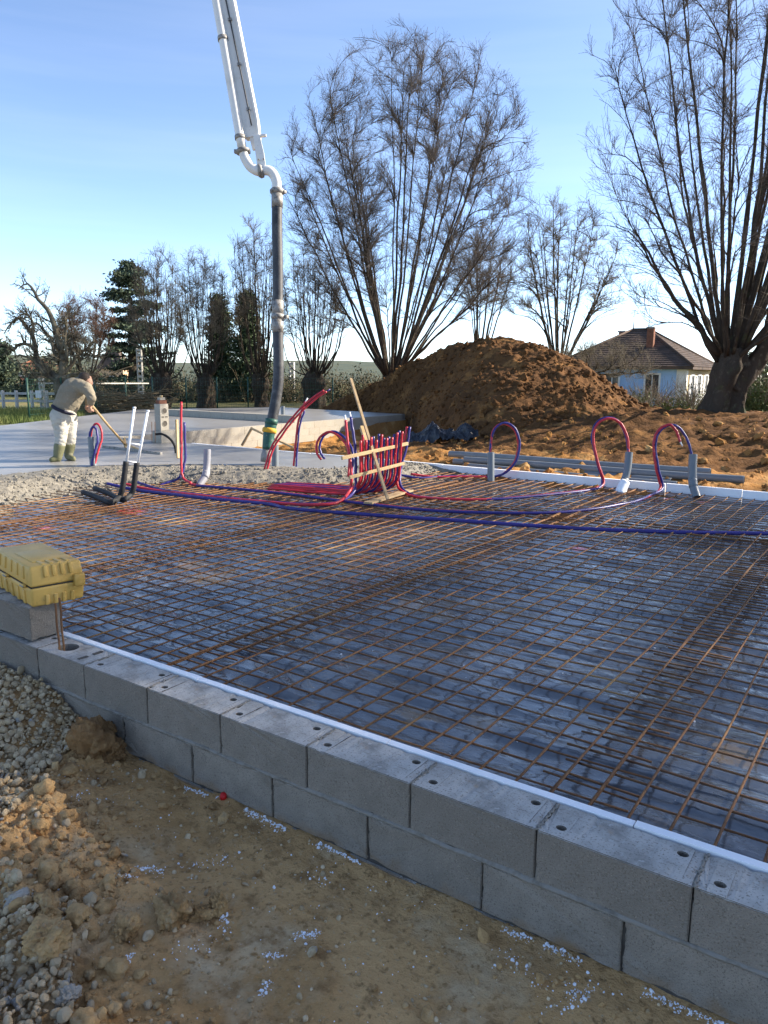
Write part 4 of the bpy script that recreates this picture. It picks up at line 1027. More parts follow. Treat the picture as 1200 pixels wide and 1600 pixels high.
def scatter(name, P, size, base, mat, flat=(0.6, 1.0), jit=0.12, label=None, cat=None, tilt=True, bury=0.3, smooth=True):
    Vb, Fb = base; n = len(P); m_ = len(Vb)
    sc = np.stack([RG.uniform(0.75, 1.3, n), RG.uniform(0.7, 1.1, n), RG.uniform(*flat, n)], -1) * size[:, None]
    V = Vb[None] * (1 + RG.normal(0, jit, (n, m_, 1))) * sc[:, None]
    if tilt: V = np.einsum('nij,nkj->nki', rotm(n), V)
    V = V + P[:, None]
    V[:, :, 2] += (size * (0.5 - bury))[:, None]
    F = (Fb[0][None] + (np.arange(n) * m_)[:, None, None]).reshape(-1, Fb[0].shape[1])
    o = obj(name, V.reshape(-1, 3), [F], mat, None, smooth)
    return tag(o, label, cat, None, 'stuff')
def on_front(p):
    return np.c_[p, z_front(p[:, 0], p[:, 1])]
# river pebbles: the heap by the wall and the strip along the left
cand = np.c_[RG.uniform(-1.5, 2.6, 60000), RG.uniform(-2.0, -0.015, 60000)]
q = band(cand[:, 0], cand[:, 1]); nn = fbm(cand[:, 0] * 2.2, cand[:, 1] * 2.2, 3, 121)
heapk = (q > -0.35) & (cand[:, 0] < 0.20 - 0.5 * (cand[:, 1] + 0.25) ** 2) & (q < 0.42 + 0.12 * nn) & (cand[:, 0] + 0.6 * cand[:, 1] < 0.05)
strip = (q < 0.10 + 0.18 * nn + 0.02 * cand[:, 0]) & (q > -0.22)
dense = heapk | strip
sp = (RG.random(len(cand)) < 0.035 * np.exp(-np.maximum(q, 0) / 0.35)) | ((RG.random(len(cand)) < 0.05) & (nn > 0.35) & (q < 0.35))
kp = (dense & (RG.random(len(cand)) < 0.42)) | sp
P = on_front(cand[kp]); hk = (heapk | strip)[kp]
P[:, 2] += np.where(hk, RG.uniform(0, 0.03, len(P)), 0)
sz = np.exp(RG.normal(math.log(0.0100), 0.40, len(P))).clip(0.0045, 0.026)
big = RG.random(len(P)) < 0.02; sz[big] *= 1.4
scatter('gravel', P, sz, I2, m_pebble, (0.4, 0.85), 0.075, 'pale river gravel heaped against the wall and along the dirt', 'gravel', bury=0.25, smooth=False)
# small dirt crumbs
cand = np.c_[RG.uniform(-0.6, 3.4, 24000), RG.uniform(-1.9, -0.02, 24000)]
q = band(cand[:, 0], cand[:, 1]); nn = fbm(cand[:, 0] * 3, cand[:, 1] * 3, 3, 122)
pr = 0.42 * np.exp(-((q - 0.26) / 0.22) ** 2) * (0.6 + nn) + 0.02 + 0.06 * (nn > 0.4)
kp = RG.random(len(cand)) < pr
P = on_front(cand[kp]); sz = np.exp(RG.normal(math.log(0.0085), 0.5, len(P))).clip(0.003, 0.03)
scatter('dirt_crumbs', P, sz, I1, m_clod, (0.6, 1.0), 0.16, 'loose crumbs of dry dirt scattered between the clods', 'dirt', bury=0.3, smooth=False)
gr = np.c_[RG.uniform(-0.4, 3.4, 9000), RG.uniform(-1.7, -0.01, 9000)]; gr = gr[fbm(gr[:, 0] * 2.5, gr[:, 1] * 2.5, 4, 126) > RG.uniform(-.5, .6, len(gr))]
scatter('grit', on_front(gr), np.exp(RG.normal(math.log(0.0026), 0.4, len(gr))).clip(.0012, .007), I1, m_clod, (0.5, 1.0), 0.2, 'fine grit lying over the bare dirt', 'grit', bury=.3, smooth=False)
gr = np.c_[RG.uniform(-0.3, 3.4, 700), RG.uniform(-1.7, -0.01, 700)]
scatter('small_pebbles', on_front(gr), np.exp(RG.normal(math.log(0.0055), 0.4, len(gr))).clip(.003, .014), I2, m_pebble, (0.45, .9), 0.06, 'small stray pebbles pressed into the bare dirt', 'pebbles', bury=.4)
# polystyrene crumbs along the wall foot and in drifts
xx = RG.uniform(0.45, 3.3, 2300); wd = np.abs(RG.normal(0, 0.012, 2300)) * (0.5 + 1.1 * (fbm(xx * 3, xx * 0, 3, 123) + 0.5))
P1 = np.c_[xx, -0.008 - wd]; P1 = P1[(fbm(P1[:, 0] * 5, P1[:, 1] * 0, 3, 124) > 0.08) & (P1[:, 0] > 0.9 - 0.3 * RG.random(len(P1)))]
cl = []
for (x, y, n_, s_) in ((232, 1362, 60, .03), (480, 1462, 90, .025), (425, 1492, 60, .02), (415, 1540, 40, .02), (200, 1502, 30, .015), (200, 1380, 25, .03), (330, 1345, 40, .05), (350, 1440, 40, .03), (510, 1380, 30, .06), (900, 1565, 90, .05), (810, 1520, 50, .06), (120, 1262, 25, .03), (300, 1480, 25, .05)):
    c0 = G(x, y, -0.42)[:2]; th = RG.uniform(0, 3)
    a = RG.normal(0, s_, n_); b2 = RG.normal(0, s_ * 0.4, n_)
    cl.append(np.c_[c0[0] + a * math.cos(th) - b2 * math.sin(th), c0[1] + a * math.sin(th) + b2 * math.cos(th)])
u_ = np.c_[RG.uniform(0.3, 3.3, 520), RG.uniform(-1.3, -0.03, 520)]; u_ = u_[band(u_[:, 0], u_[:, 1]) > 0.25]
P = np.vstack([P1] + cl + [u_]); P = P[P[:, 1] < -0.006]; P = on_front(P)
sz = np.exp(RG.normal(math.log(0.0022), 0.55, len(P))).clip(0.001, 0.008)
scatter('foam_crumbs', P, sz, I1, m_crumb, (0.5, 1.0), 0.18, 'white polystyrene crumbs drifted along the wall foot and over the dirt', 'foam crumbs', bury=0.2, smooth=False)
# white flecks on the plastic sheet
P = np.c_[RG.uniform(-0.5, 3.2, 190), RG.uniform(0.3, 5.0, 190)]; P = np.c_[P, z_film(P[:, 0], P[:, 1])]
scatter('foam_flecks', P, np.exp(RG.normal(math.log(0.003), 0.5, len(P))).clip(.0015, .011), I1, m_crumb, (0.3, 0.8), 0.2, 'white polystyrene flecks scattered on the black plastic sheet', 'foam crumbs', smooth=False)

def clod(x, y, s, label, mat=m_clod, group=None, name='dirt_clod', cat='clod', sub=None, asp=(1, 1, .75), seed=None, sharp=0.35):
    Vb, Fb = sub or I4
    sd_ = seed if seed is not None else random.randint(0, 9999)
    V = Vb * (1 + sharp * 1.2 * n3(Vb, sd_, 0.9) - 0.36 * np.abs(n3(Vb, sd_ + 5, 2.2)) + 0.16 * n3(Vb, sd_ + 7, 6) + 0.08 * n3(Vb, sd_ + 8, 13))[:, None] * np.array(asp) * s
    R_ = np.array(Matrix.Rotation(random.uniform(0, 6.28), 3, 'Z'))
    V = V @ R_.T
    z = float(z_front(np.array([x]), np.array([y]))[0])
    V = V + np.array([x, y, z + s * asp[2] * 0.45])
    o = obj(name, V, Fb, mat, None, True)
    return tag(o, label, cat, group)
def cp(px_, py_, z=-0.38): return G(px_, py_, z)[:2]
clod(*cp(268, 1418), 0.075, 'large crumbly clod on the bare dirt beside two smaller ones', seed=1, asp=(1.25, .8, .75))
clod(*cp(312, 1412), 0.05, 'dark leaning clod in the middle of the row of three', seed=2, asp=(1.4, .6, .8))
clod(*cp(342, 1405), 0.045, 'pale upright clod at the end of the row of three', seed=3, asp=(.8, .7, 1.2))
clod(*cp(195, 1445), 0.06, 'smooth grey brown clod at the rim of the churned dirt', seed=4, asp=(1, .8, .7))
clod(*cp(150, 1160, -0.3), 0.10, 'big wet brown clod at the gravel heap against the wall', m_clod_wet, seed=5, asp=(.8, .7, .95), sharp=.75)
clod(*cp(178, 1180, -0.36), 0.065, 'dark brown clod between the big wet clod and the wall', m_clod_wet, seed=6, asp=(1, .8, .9), sharp=.75)
clod(*cp(128, 1185, -0.36), 0.05, 'low brown clod sunk into the gravel before the big wet clod', m_clod_wet, seed=16, asp=(1.2, .9, .7), sharp=.7)
clod(*cp(165, 1140, -0.28), 0.045, 'small brown clod on the shoulder of the big wet clod', m_clod_wet, seed=17, asp=(1, .9, .9), sharp=.7)
clod(*cp(70, 1435), 0.075, 'flat faced clod in the churned dirt near the gravel strip', seed=7, asp=(1.3, .8, .7))
clod(*cp(75, 1490), 0.07, 'rounded lumpy clod below the flat faced one', seed=8)
clod(*cp(105, 1557), 0.034, 'white angular stone in the churned dirt', m_stone_white, seed=9, name='stone', cat='stone', asp=(1.1, .9, .9), sharp=.25)
clod(*cp(30, 1420), 0.040, 'grey pitted lump among the pale gravel', m_stone_white, seed=12, name='stone', cat='stone', asp=(1.3, .8, .7))
for k in range(46):
    for _ in range(40):
        x, y = random.uniform(0.2, 2.1), random.uniform(-1.5, -0.2)
        qq = (x - P0[0]) * NB[0] + (y - P0[1]) * NB[1]
        if 0.06 < qq < 0.5 and random.random() < math.exp(-((qq - .22) / .16) ** 2): break
    clod(x, y, random.uniform(0.02, 0.05), 'middling clod of dry dirt in the churned strip beside the gravel', group='clods in the churned strip', sub=I3)
b = MB(); c0 = cp(349, 1252, -0.41); zc = float(z_front(c0[:1], c0[1:2])[0])
b.tube([(c0[0], c0[1], zc - .004), (c0[0], c0[1], zc + .008), (c0[0] + .004, c0[1] - .002, zc + .022), (c0[0] + .005, c0[1] - .003, zc + .023)], [.014, .016, .013, .004], 14)
tag(b.obj('bottle_cap', m_redcap), 'small bright red plastic cap at the wall foot', 'cap')
# clods on the dirt behind the foundation
cand = np.c_[RG.uniform(-10.5, 4, 9000), RG.uniform(8.9, 17, 9000)]
nn = fbm(cand[:, 0] * 1.1, cand[:, 1] * 1.1, 3, 131)
cand = cand[RG.random(len(cand)) < 0.22 * (0.45 + nn)]
P = np.c_[cand, z_main(cand[:, 0], cand[:, 1])]
scatter('dirt_clods', P, np.exp(RG.normal(math.log(0.036), 0.55, len(P))).clip(0.014, 0.12), I2, m_dirt, (0.5, 0.9), 0.2, 'loose ochre clods on the dirt behind the foundation', 'dirt', smooth=False)
P = mound_pt(RG.uniform(540, 1180, 2600), RG.uniform(-1, 0.05, 2600))
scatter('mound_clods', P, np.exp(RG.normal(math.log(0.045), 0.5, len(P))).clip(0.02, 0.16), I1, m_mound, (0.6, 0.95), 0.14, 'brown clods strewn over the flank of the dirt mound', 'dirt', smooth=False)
# aggregate lumps at the rough concrete edge
k_ = RG.integers(0, len(EP), 3600); off = RG.normal(-0.35, 0.42, 3600)
tn = np.gradient(EP, axis=0); tn /= np.linalg.norm(tn, axis=1, keepdims=True); nr = np.stack([tn[:, 1], -tn[:, 0]], -1)
p = EP[k_] + nr[k_] * off[:, None] + RG.normal(0, .05, (3600, 2)); sdv = edge_sd(p[:, 0], p[:, 1])
p = p[(sdv > -0.12) & (sdv < 1.3) & (p[:, 1] < 8.5) & (p[:, 1] > 0.3)]
P = np.c_[p, z_fresh(p[:, 0], p[:, 1])]
scatter('concrete_aggregate', P, np.exp(RG.normal(math.log(0.013), 0.4, len(P))).clip(0.006, 0.035), I1, m_rough, (0.6, 1.0), 0.15, 'lumps of grey aggregate in the freshly poured concrete edge', 'concrete', smooth=False)

# ------------------------------------------------------------------ the worker and his screed
WD = 12.7
def W(x, y, dd=0.0): return D(x, y, WD + dd)
def blob(name, chains, mat, parent, vox=0.012, smooth_it=4, fold=0.0):
    # tapered chains of balls joined into one continuous skin
    b = MB()
    for ch in chains:
        pts = np.array([c[0] for c in ch]); rr = np.array([c[1] for c in ch])
        for p0, p1, r0, r1 in zip(pts[:-1], pts[1:], rr[:-1], rr[1:]):
            b.add(*tubes(np.array([p0, p1]), np.array([r0, r1]), 14))
        for p_, r_ in zip(pts, rr): b.add(I2[0] * r_ + p_, I2[1])
    V = np.concatenate(b.V)
    me = mesh_arr(name, V - ORG[parent.name], [np.concatenate(v) for v in b.F.values()])
    o = bpy.data.objects.new(name, me); COL.objects.link(o)
    md = o.modifiers.new('r', 'REMESH'); md.mode = 'VOXEL'; md.voxel_size = vox
    ms = o.modifiers.new('s', 'SMOOTH'); ms.factor = 0.5; ms.iterations = smooth_it
    dg = bpy.context.evaluated_depsgraph_get()
    me2 = bpy.data.meshes.new_from_object(o.evaluated_get(dg))
    bpy.data.objects.remove(o)
    if fold:
        nv_ = len(me2.vertices); co = np.empty(nv_ * 3); no = np.empty(nv_ * 3)
        me2.vertices.foreach_get('co', co); me2.vertices.foreach_get('normal', no); co = co.reshape(-1, 3); no = no.reshape(-1, 3)
        a_ = co @ H_R; z_ = co[:, 2]; f_ = co @ H_F
        h_ = (1 - np.abs(fbm(a_ * 5 + z_ * 4, z_ * 13 + f_ * 6, 3, 411))) ** 3 + 0.5 * fbm(a_ * 14, z_ * 18 + f_ * 10, 3, 412) - .5
        co = co + no * (h_ * fold)[:, None]
        me2.vertices.foreach_set('co', co.ravel()); me2.update()
    me2.materials.clear(); me2.materials.append(mat)
    me2.polygons.foreach_set('use_smooth', np.ones(len(me2.polygons), bool))
    me2.name = name
    oo = bpy.data.objects.new(name, me2); COL.objects.link(oo); oo.parent = parent
    ORG[oo.name] = ORG[parent.name]
    return oo
man = thing('person', 'worker in beige sweater, cream trousers and olive boots bending over a screed', 'person', tuple(W(97, 722)))
hipL, hipR = W(94, 655, -.08), W(108, 653, .10)
kneeL, kneeR = W(95, 686, -.10), W(110, 683, .10)
ankL, ankR = W(91, 713, -.10), W(107, 710, .12)
pel, wst, chs, nck = W(101, 648), W(105, 630), W(116, 609), W(128, 599, .05)
shN, shF = W(134, 606, -.17), W(130, 602, .22)
elN, elF = W(143, 622, -.20), W(139, 620, .26)
wrN, wrF = W(141, 632, -.08), W(136, 638, .15)
hd = W(134, 595, .08)
def unit_(v): return np.asarray(v) / np.linalg.norm(v)
def hand(wr, tgt):
    d = np.array(tgt) - wr; d /= np.linalg.norm(d)
    s = np.cross(d, H_F); s /= np.linalg.norm(s)
    ch = [[(wr, .028), (wr + d * .05, .034), (wr + d * .08, .030)]]
    for k in range(4):
        o = wr + d * .08 + H_F * (k - 1.5) * .019
        ch.append([(o, .0105), (o + d * .035 + s * .012, .0095), (o + d * .045 + s * .04, .009), (o + d * .025 + s * .055, .008)])
    o = wr + d * .04 - H_F * .03
    ch.append([(o, .012), (o + d * .03 + s * .02 - H_F * .012, .0105), (o + d * .05 + s * .035, .009)])
    return ch
body = blob('body', [[(pel, .15), (wst, .15), (chs, .17), (nck, .07), (hd, .085)],
    [(hd + np.array([0, 0, .03]), .098), (hd + H_R * .03 + np.array([0, 0, -.03]), .085)], [(hd + H_R * .085, .02), (hd + H_R * .10 + np.array([0, 0, -.02]), .018)],
    [(hd - H_F * .09, .02), (hd - H_F * .092 + np.array([0, 0, .03]), .018)],
    [(chs, .1), (shN, .075), (elN, .05), (wrN, .036)], [(chs, .1), (shF, .075), (elF, .05), (wrF, .036)],
    [(hipL, .10), (kneeL, .065), (ankL, .045)], [(hipR, .10), (kneeR, .065), (ankR, .045)]] + hand(wrN, W(141, 641, -.02)) + hand(wrF, W(141, 643, .12)), m_skin, man, 0.011, 3)
blob('hair', [[(hd + np.array([0, 0, .045]) - H_R * .012 - H_F * .012, .104), (hd - H_R * .05 - H_F * .02 + np.array([0, 0, .005]), .090)]], m_hair, man, 0.014, 2)
blob('sweater', [[(W(102, 636), .188), (wst, .198), (W(111, 617), .212), (chs, .205), (W(124, 603, .03), .14)],
    [(W(124, 604, -.08), .13), (shN, .105), (W(140, 615, -.19), .082), (elN, .072), (W(142.5, 629, -.12), .056)],
    [(W(122, 601, .12), .13), (shF, .10), (elF, .07), (W(138, 632, .18), .054)], [(W(95, 634, -.02), .14), (W(107, 640, .02), .14)]], m_sweater, man, 0.014, 4, 0.009)
ax_ = unit_(W(112, 617) - W(100, 645)); sx_ = unit_(np.cross(ax_, H_F)); tt_ = np.linspace(0, 2 * np.pi, 25)
blob('waistband', [[(W(100, 640) + sx_ * .178 * math.cos(q) + H_F * .19 * math.sin(q), .030) for q in tt_]], m_navy, man, 0.012, 2)
blob('trousers', [[(W(99, 649), .185), (W(102, 645), .175)], [(W(93, 650, -.06), .155), (hipL, .148), (W(95, 672, -.09), .112), (kneeL, .092), (W(93, 697, -.10), .088), (W(92.5, 701, -.10), .082)],
    [(W(105, 650, .06), .15), (hipR, .135), (W(110, 670, .10), .10), (kneeR, .088), (W(109, 695, .11), .084), (W(108.5, 699, .11), .078)]], m_trouser, man, 0.013, 4, 0.012)
for kn, an, s, toe in ((W(93, 697, -.10), W(90, 716, -.10), -1, W(81, 722, -.16)), (W(109, 696, .11), W(107, 712, .12), 1, W(115, 718, .0))):
    gz = 0.035
    f = an.copy(); f[2] = gz + .02; t_ = toe.copy(); t_[2] = gz
    blob('boot', [[(kn, .092), (kn * .5 + an * .5, .082), (an, .068), (f, .06)], [(f, .058), (f * .5 + t_ * .5, .052), (t_, .044)]], m_boot, man, 0.013, 3)

scr = thing('screed_rake', 'long handled timber screed rake resting on the wet concrete', 'screed', tuple(G(200, 703, 0)))
hp = W(139, 628, -.02); ft = G(196, 699, 0.02)
b = MB(); b.tube([hp, hp * .5 + ft * .5 + np.array([0, 0, .01]), ft + np.array([0, 0, .05])], 0.021, 10); b.obj('handle', m_wood, scr)
e0, e1 = G(161, 697.5, 0.02), G(252, 708.5, 0.02)
beam(e0, e1, 0.05, 0.045, m_steel, 'blade', None, None, parent=scr)
md_ = (e0 + e1) / 2
beam(ft + np.array([0, 0, .06]), md_ * .72 + e1 * .28 + np.array([0, 0, .02]), 0.035, 0.035, m_wood, 'brace', None, None, parent=scr)
beam(ft + np.array([0, 0, .16]) - (ft - hp) * .03, ft + np.array([0, 0, -.0]) , 0.04, 0.04, m_wood, 'brace', None, None, parent=scr)

# ------------------------------------------------------------------ trees
def unit(v): return v / (np.linalg.norm(v, axis=-1, keepdims=True) + 1e-12)
def sprout(P, R, per, tmin, tmax, ang, Lf, rf, n, up, wig, endw=1.0):
    # branches growing from each branch of P
    B, m_, _ = P.shape
    t = RG.uniform(tmin, tmax, (B, per)) ** endw
    x = t * (m_ - 1); k = np.minimum(x.astype(int), m_ - 2); f = (x - k)[..., None]
    bi = np.arange(B)[:, None]
    p0 = P[bi, k] * (1 - f) + P[bi, k + 1] * f
    T = unit(P[bi, k + 1] - P[bi, k])
    rr = R[bi, k] * (1 - f[..., 0]) + R[bi, k + 1] * f[..., 0]
    a = RG.uniform(*ang, (B, per))[..., None]
    pr = unit(np.cross(T, RG.normal(size=(B, per, 3))))
    d = unit(T * np.cos(a) + pr * np.sin(a))
    Ls = np.linalg.norm(P[:, -1] - P[:, 0], axis=1)[:, None]
    Ln = Lf(t, Ls) * RG.uniform(0.6, 1.25, (B, per))
    p0 = p0.reshape(-1, 3); d = d.reshape(-1, 3); Ln = Ln.reshape(-1); rr = rr.reshape(-1)
    return shoot(p0, d, Ln, np.minimum(rr * 0.75, np.maximum(rf[0], 0.012 * Ln)), rf[1], n, up, wig)
def shoot(p0, d, Ln, r0, r1, n, up, wig):
    t = np.linspace(0, 1, n)[None, :, None]
    L_ = Ln[:, None, None]
    P = p0[:, None] + d[:, None] * L_ * t + np.array([0, 0, 1.0]) * up * L_ * t ** 2
    nz_ = np.cumsum(RG.normal(0, 1, (len(p0), n, 3)), axis=1) * wig * L_ / n; nz_[:, 0] = 0
    P = P + nz_ * (t > 0)
    R = r0[:, None] * (1 - t[:, :, 0]) + r1 * t[:, :, 0]
    return P, R
def stems_to(heads, targets, out, n, r0, r1, wig):
    hz = targets - heads; c = heads + hz * np.array([out, out, 1 - out])
    t = np.linspace(0, 1, n)[None, :, None]
    P = heads[:, None] * (1 - t) ** 2 + 2 * c[:, None] * t * (1 - t) + targets[:, None] * t ** 2
    nz_ = np.cumsum(RG.normal(0, 1, P.shape), axis=1) * wig; nz_[:, 0] = 0
    P = P + nz_
    R = r0[:, None] * (1 - t[:, :, 0]) ** 0.8 + r1
    return P, R
def trunk_mesh(pts, rr, S=26, seed=0, rough=0.34):
    p = smooth_path(pts, 26); r = np.interp(np.linspace(0, 1, 26), np.linspace(0, 1, len(rr)), rr)
    V, F = tubes(p, r, S)
    c = np.repeat(p, S, 0); d = V - c
    a = np.tile(np.arange(S) / S * 6.28, 26)
    n_ = fbm(np.cos(a) * 1.6 + V[:, 2] * 0.5, np.sin(a) * 1.6 + V[:, 2] * 0.9, 4, seed)
    return c + d * (1 + rough * 2 * n_)[:, None], F
def bare_tree(name, label, base, head_h, tr, cen, rad, nst, per, mats, out=0.6, polar=112, group=None, r_st=0.06, tw=1.0, seed=1, lens=(0.30, 0.22), wig=0.02, up=0.22, inner=0.80, trunk_top=0.85, forks=3, clear=0.38, ang=(0.35, 0.85), n2=(90, 330)):
    base = np.array(base, float)
    t = thing(name, label, 'tree', tuple(base), group)
    head = base + np.array([0, 0, head_h])
    V, F = trunk_mesh([base - [0, 0, .25], base + [0, 0, head_h * .35], base + [0.03, 0, head_h * .75], head + [0, 0, .12]], [tr * 1.3, tr * .92, tr * trunk_top * 1.12, tr * trunk_top * .75], 26, seed)
    obj('trunk', V, F, mats[0], t)
    ct = RG.uniform(math.cos(math.radians(polar)), 1, nst); ph = RG.uniform(0, 6.283, nst)
    ct[:max(3, nst // 4)] = RG.uniform(.55, 1, max(3, nst // 4))
    sn = np.sqrt(1 - ct ** 2)
    dv = np.stack([sn * np.cos(ph), sn * np.sin(ph), ct], -1)
    tg = np.array(cen) + dv * np.array(rad) * RG.uniform(inner, 1.0, (nst, 1))
    hz = dv.copy(); hz[:, 2] = 0
    heads = head + hz * tr * 0.75 + np.stack([np.zeros(nst), np.zeros(nst), RG.uniform(-.35, .15, nst) * min(1, head_h * .4)], -1)
    heads[:, 2] = np.maximum(heads[:, 2], base[2] + head_h * 0.5)
    rs_ = r_st * RG.uniform(0.55, 1.1, nst); rs_[nst // 4: nst // 4 + max(3, nst // 6)] *= 1.45
    P1, R1 = stems_to(heads, tg, out, 14, rs_, 0.006 * tw, wig)
    bl_ = MB(); bl_.add(*tubes(P1, R1, 7)); b = MB()
    ce_ = np.array(cen, float); ra_ = np.array(rad, float)
    def inside(n, lo):              # points spread through the crown, denser towards its skin
        v = unit(RG.normal(size=(n * 3, 3))); v = v[v[:, 2] > math.cos(math.radians(polar + 12))][:n]
        return ce_ + v * ra_ * (RG.uniform(lo ** 2, 1.02, (len(v), 1)) ** 0.5)
    def attach(T, P, R, n, k_r, r1):
        p = P[:, 2:-1].reshape(-1, 3); tg_ = unit(np.gradient(P, axis=1))[:, 2:-1].reshape(-1, 3); rr = R[:, 2:-1].reshape(-1)
        dv = T[:, None] - p[None]; ds = np.linalg.norm(dv, axis=2)
        cost = ds + 2.5 * np.maximum(0, 0.45 * ds - dv[..., 2]) + 0.8 * np.maximum(0, 0.75 * ds - (dv * tg_[None]).sum(2))
        k = cost.argmin(1); L_ = ds[np.arange(len(T)), k]
        p0 = p[k]; c = p0 + tg_[k] * (L_ * 0.5)[:, None]
        t_ = np.linspace(0, 1, n)[None, :, None]
        Q = p0[:, None] * (1 - t_) ** 2 + 2 * c[:, None] * t_ * (1 - t_) + T[:, None] * t_ ** 2
        w_ = np.cumsum(RG.normal(0, 1, Q.shape), axis=1) * (0.022 * L_ / n ** .5)[:, None, None]; w_[:, 0] = 0
        r0 = np.minimum(rr[k] * 0.8, k_r * (0.4 + 0.35 * L_))
        return Q + w_, r0[:, None] * (1 - t_[:, :, 0]) + r1 * t_[:, :, 0]
    Pa, Ra = attach(inside(n2[0], .55), P1, R1, 10, 0.028 * tw, 0.007 * tw)
    bl_.add(*tubes(Pa, Ra, 5, False)); bl_.obj('limbs', mats[0], t)
    P1 = np.concatenate([P1[:, np.linspace(0, 13, 10).round().astype(int)], Pa]); R1 = np.concatenate([R1[:, np.linspace(0, 13, 10).round().astype(int)], Ra])
    P2, R2 = attach(inside(n2[1], .35), P1, R1, 7, 0.017 * tw, 0.005 * tw)
    b.add(*tubes(P2, R2, 4, False))
    def trim(P, R, m_):             # keep the outline of the crown
        d = (P[:, -1] - ce_) / (ra_ + m_)
        k = (d ** 2).sum(1) < 1.0 + RG.uniform(-.06, .12, len(P))
        return P[k], R[k]
    P3, R3 = trim(*sprout(np.concatenate([P2, Pa[:, :7]]), np.concatenate([R2, Ra[:, :7]]), per[1], 0.2, 1.0, ang, lambda q, Ls: lens[1] * 1.5 + 0 * Ls, (0.007 * tw, 0.004 * tw), 4, up, 0.035), .3)
    b.add(*tubes(P3, R3, 3, False))
    if len(per) > 2 and per[2]:
        P4, R4 = trim(*sprout(P3, R3, per[2], 0.2, 1.0, (0.4, 1.0), lambda q, Ls: lens[1] + 0 * Ls, (0.0055 * tw, 0.004 * tw), 2, up * .5, 0.0), .4)
        b.add(*tubes(P4, R4, 3, False))
    b.obj('crown', mats[1], t)
    return t

# the big linden right of the mound
bR = D(1133, 645, 20.0)
tr_ = bare_tree('linden_tree', 'huge bare pollarded linden with thick dark trunk on the dirt ridge near the blue house', bR, 1.5, 0.42, bR + np.array([0.2, 0.1, 7.8]), (4.15, 4.15, 7.6), 38, (11, 7, 2), (m_bark, m_twig_fine), 0.56, 128, wig=.03, n2=(230, 1400), r_st=0.058, seed=3, tw=0.75, trunk_top=0.9, inner=.75, forks=3, clear=.3, lens=(0.28, 0.22), ang=(.28, .8))
V, F = trunk_mesh([bR + H_R * .15 + [0, 0, .55], bR + H_R * .5 + [0, 0, 1.1], bR + H_R * .85 + [0, 0, 1.75], bR + H_R * 1.0 + [0, 0, 2.6]], [.30, .24, .20, .13], 14, 9); obj('limb', V, F, m_bark, tr_)
# the egg-shaped linden behind the mound
bM = D(612, 634, 34.0)
mid_linden = bare_tree('linden_tree', 'tall egg-shaped bare linden with many stems rising behind the dirt mound', bM, 1.4, 0.46, bM + H_R * 0.65 + np.array([0, 0, 8.4]), (5.6, 5.6, 6.8), 36, (12, 10, 2), (m_bark, m_twig_fine), 0.54, 124, wig=.035, r_st=0.062, seed=4, tw=1.0, n2=(230, 1500), inner=.8, forks=2, clear=.3, lens=(0.26, 0.26), ang=(.28, .75))
# slender trees seen over the mound
b1 = D(747, 600, 42.0); bare_tree('slender_tree', 'thin bare tree low behind the mound between the two lindens', b1, 0.8, 0.25, b1 + np.array([0, 0, 4.2]), (2.3, 2.3, 4.4), 10, (10, 6, 2), (m_bark, m_twig_gray), 0.5, 80, n2=(60, 330), r_st=0.05, tw=1.2, seed=5)
b2 = D(872, 600, 40.0); bare_tree('slender_tree', 'airy bare tree behind the right shoulder of the mound', b2, 0.8, 0.3, b2 + np.array([0, 0, 4.6]), (3.2, 3.2, 5.0), 14, (11, 6, 2), (m_bark, m_twig_gray), 0.55, 92, n2=(90, 500), r_st=0.055, tw=1.2, seed=6)
# hedge-like tangle in front of the blue house
b3 = D(925, 600, 38.0); bare_tree('thorn_bush', 'pale twiggy bush spreading in front of the blue house', b3, 0.5, 0.15, b3 + np.array([0, 0, 0.7]), (3.2, 2.4, 1.6), 14, (6, 5, 1), (m_bark, m_twig_gray), 0.8, 95, r_st=0.03, tw=1.1, seed=7)
# the row of pollards along the back of the site
for (x, y, d_, top, wpx, lab, sd_) in ((256, 646, 33.0, 398, 52, 'pollard with a stout sunlit trunk right of the cedar', 11), (322, 643, 35.0, 396, 46, 'pollard with upright shoots before the first dark conifer', 12),
        (408, 641, 36.5, 352, 56, 'tall pollard standing behind the concrete hose', 13), (492, 640, 35.0, 385, 62, 'low-headed pollard between the hose and the tall linden', 14)):
    bb = D(x, y, d_); Hh = (y - top) / 1200 * d_; wr = wpx / 1200 * d_
    bare_tree('pollard_tree', 'bare ' + lab, bb, 1.6, 0.36, bb + np.array([0, 0, Hh * 0.56]), (wr, wr, Hh * 0.45), 34, (10, 5, 2), (m_bark, m_twig_gray), 0.80, 98, 'pollards in a row behind the slab', r_st=0.032, tw=1.0, wig=.03, seed=sd_, lens=(0.2, 0.2), inner=.68, trunk_top=1.12, forks=2, clear=.2, n2=(90, 300))
# small spreading tree and further bare trees at the left
b4 = D(140, 640, 42); bare_tree('spreading_tree', 'small bare rounded tree left of the cedar', b4, 1.6, 0.2, b4 + np.array([0, 0, 4.2]), (1.7, 1.7, 2.0), 12, (6, 6, 2), (m_bark, m_twig_red), 0.6, 110, r_st=0.05, tw=1.3, seed=15)
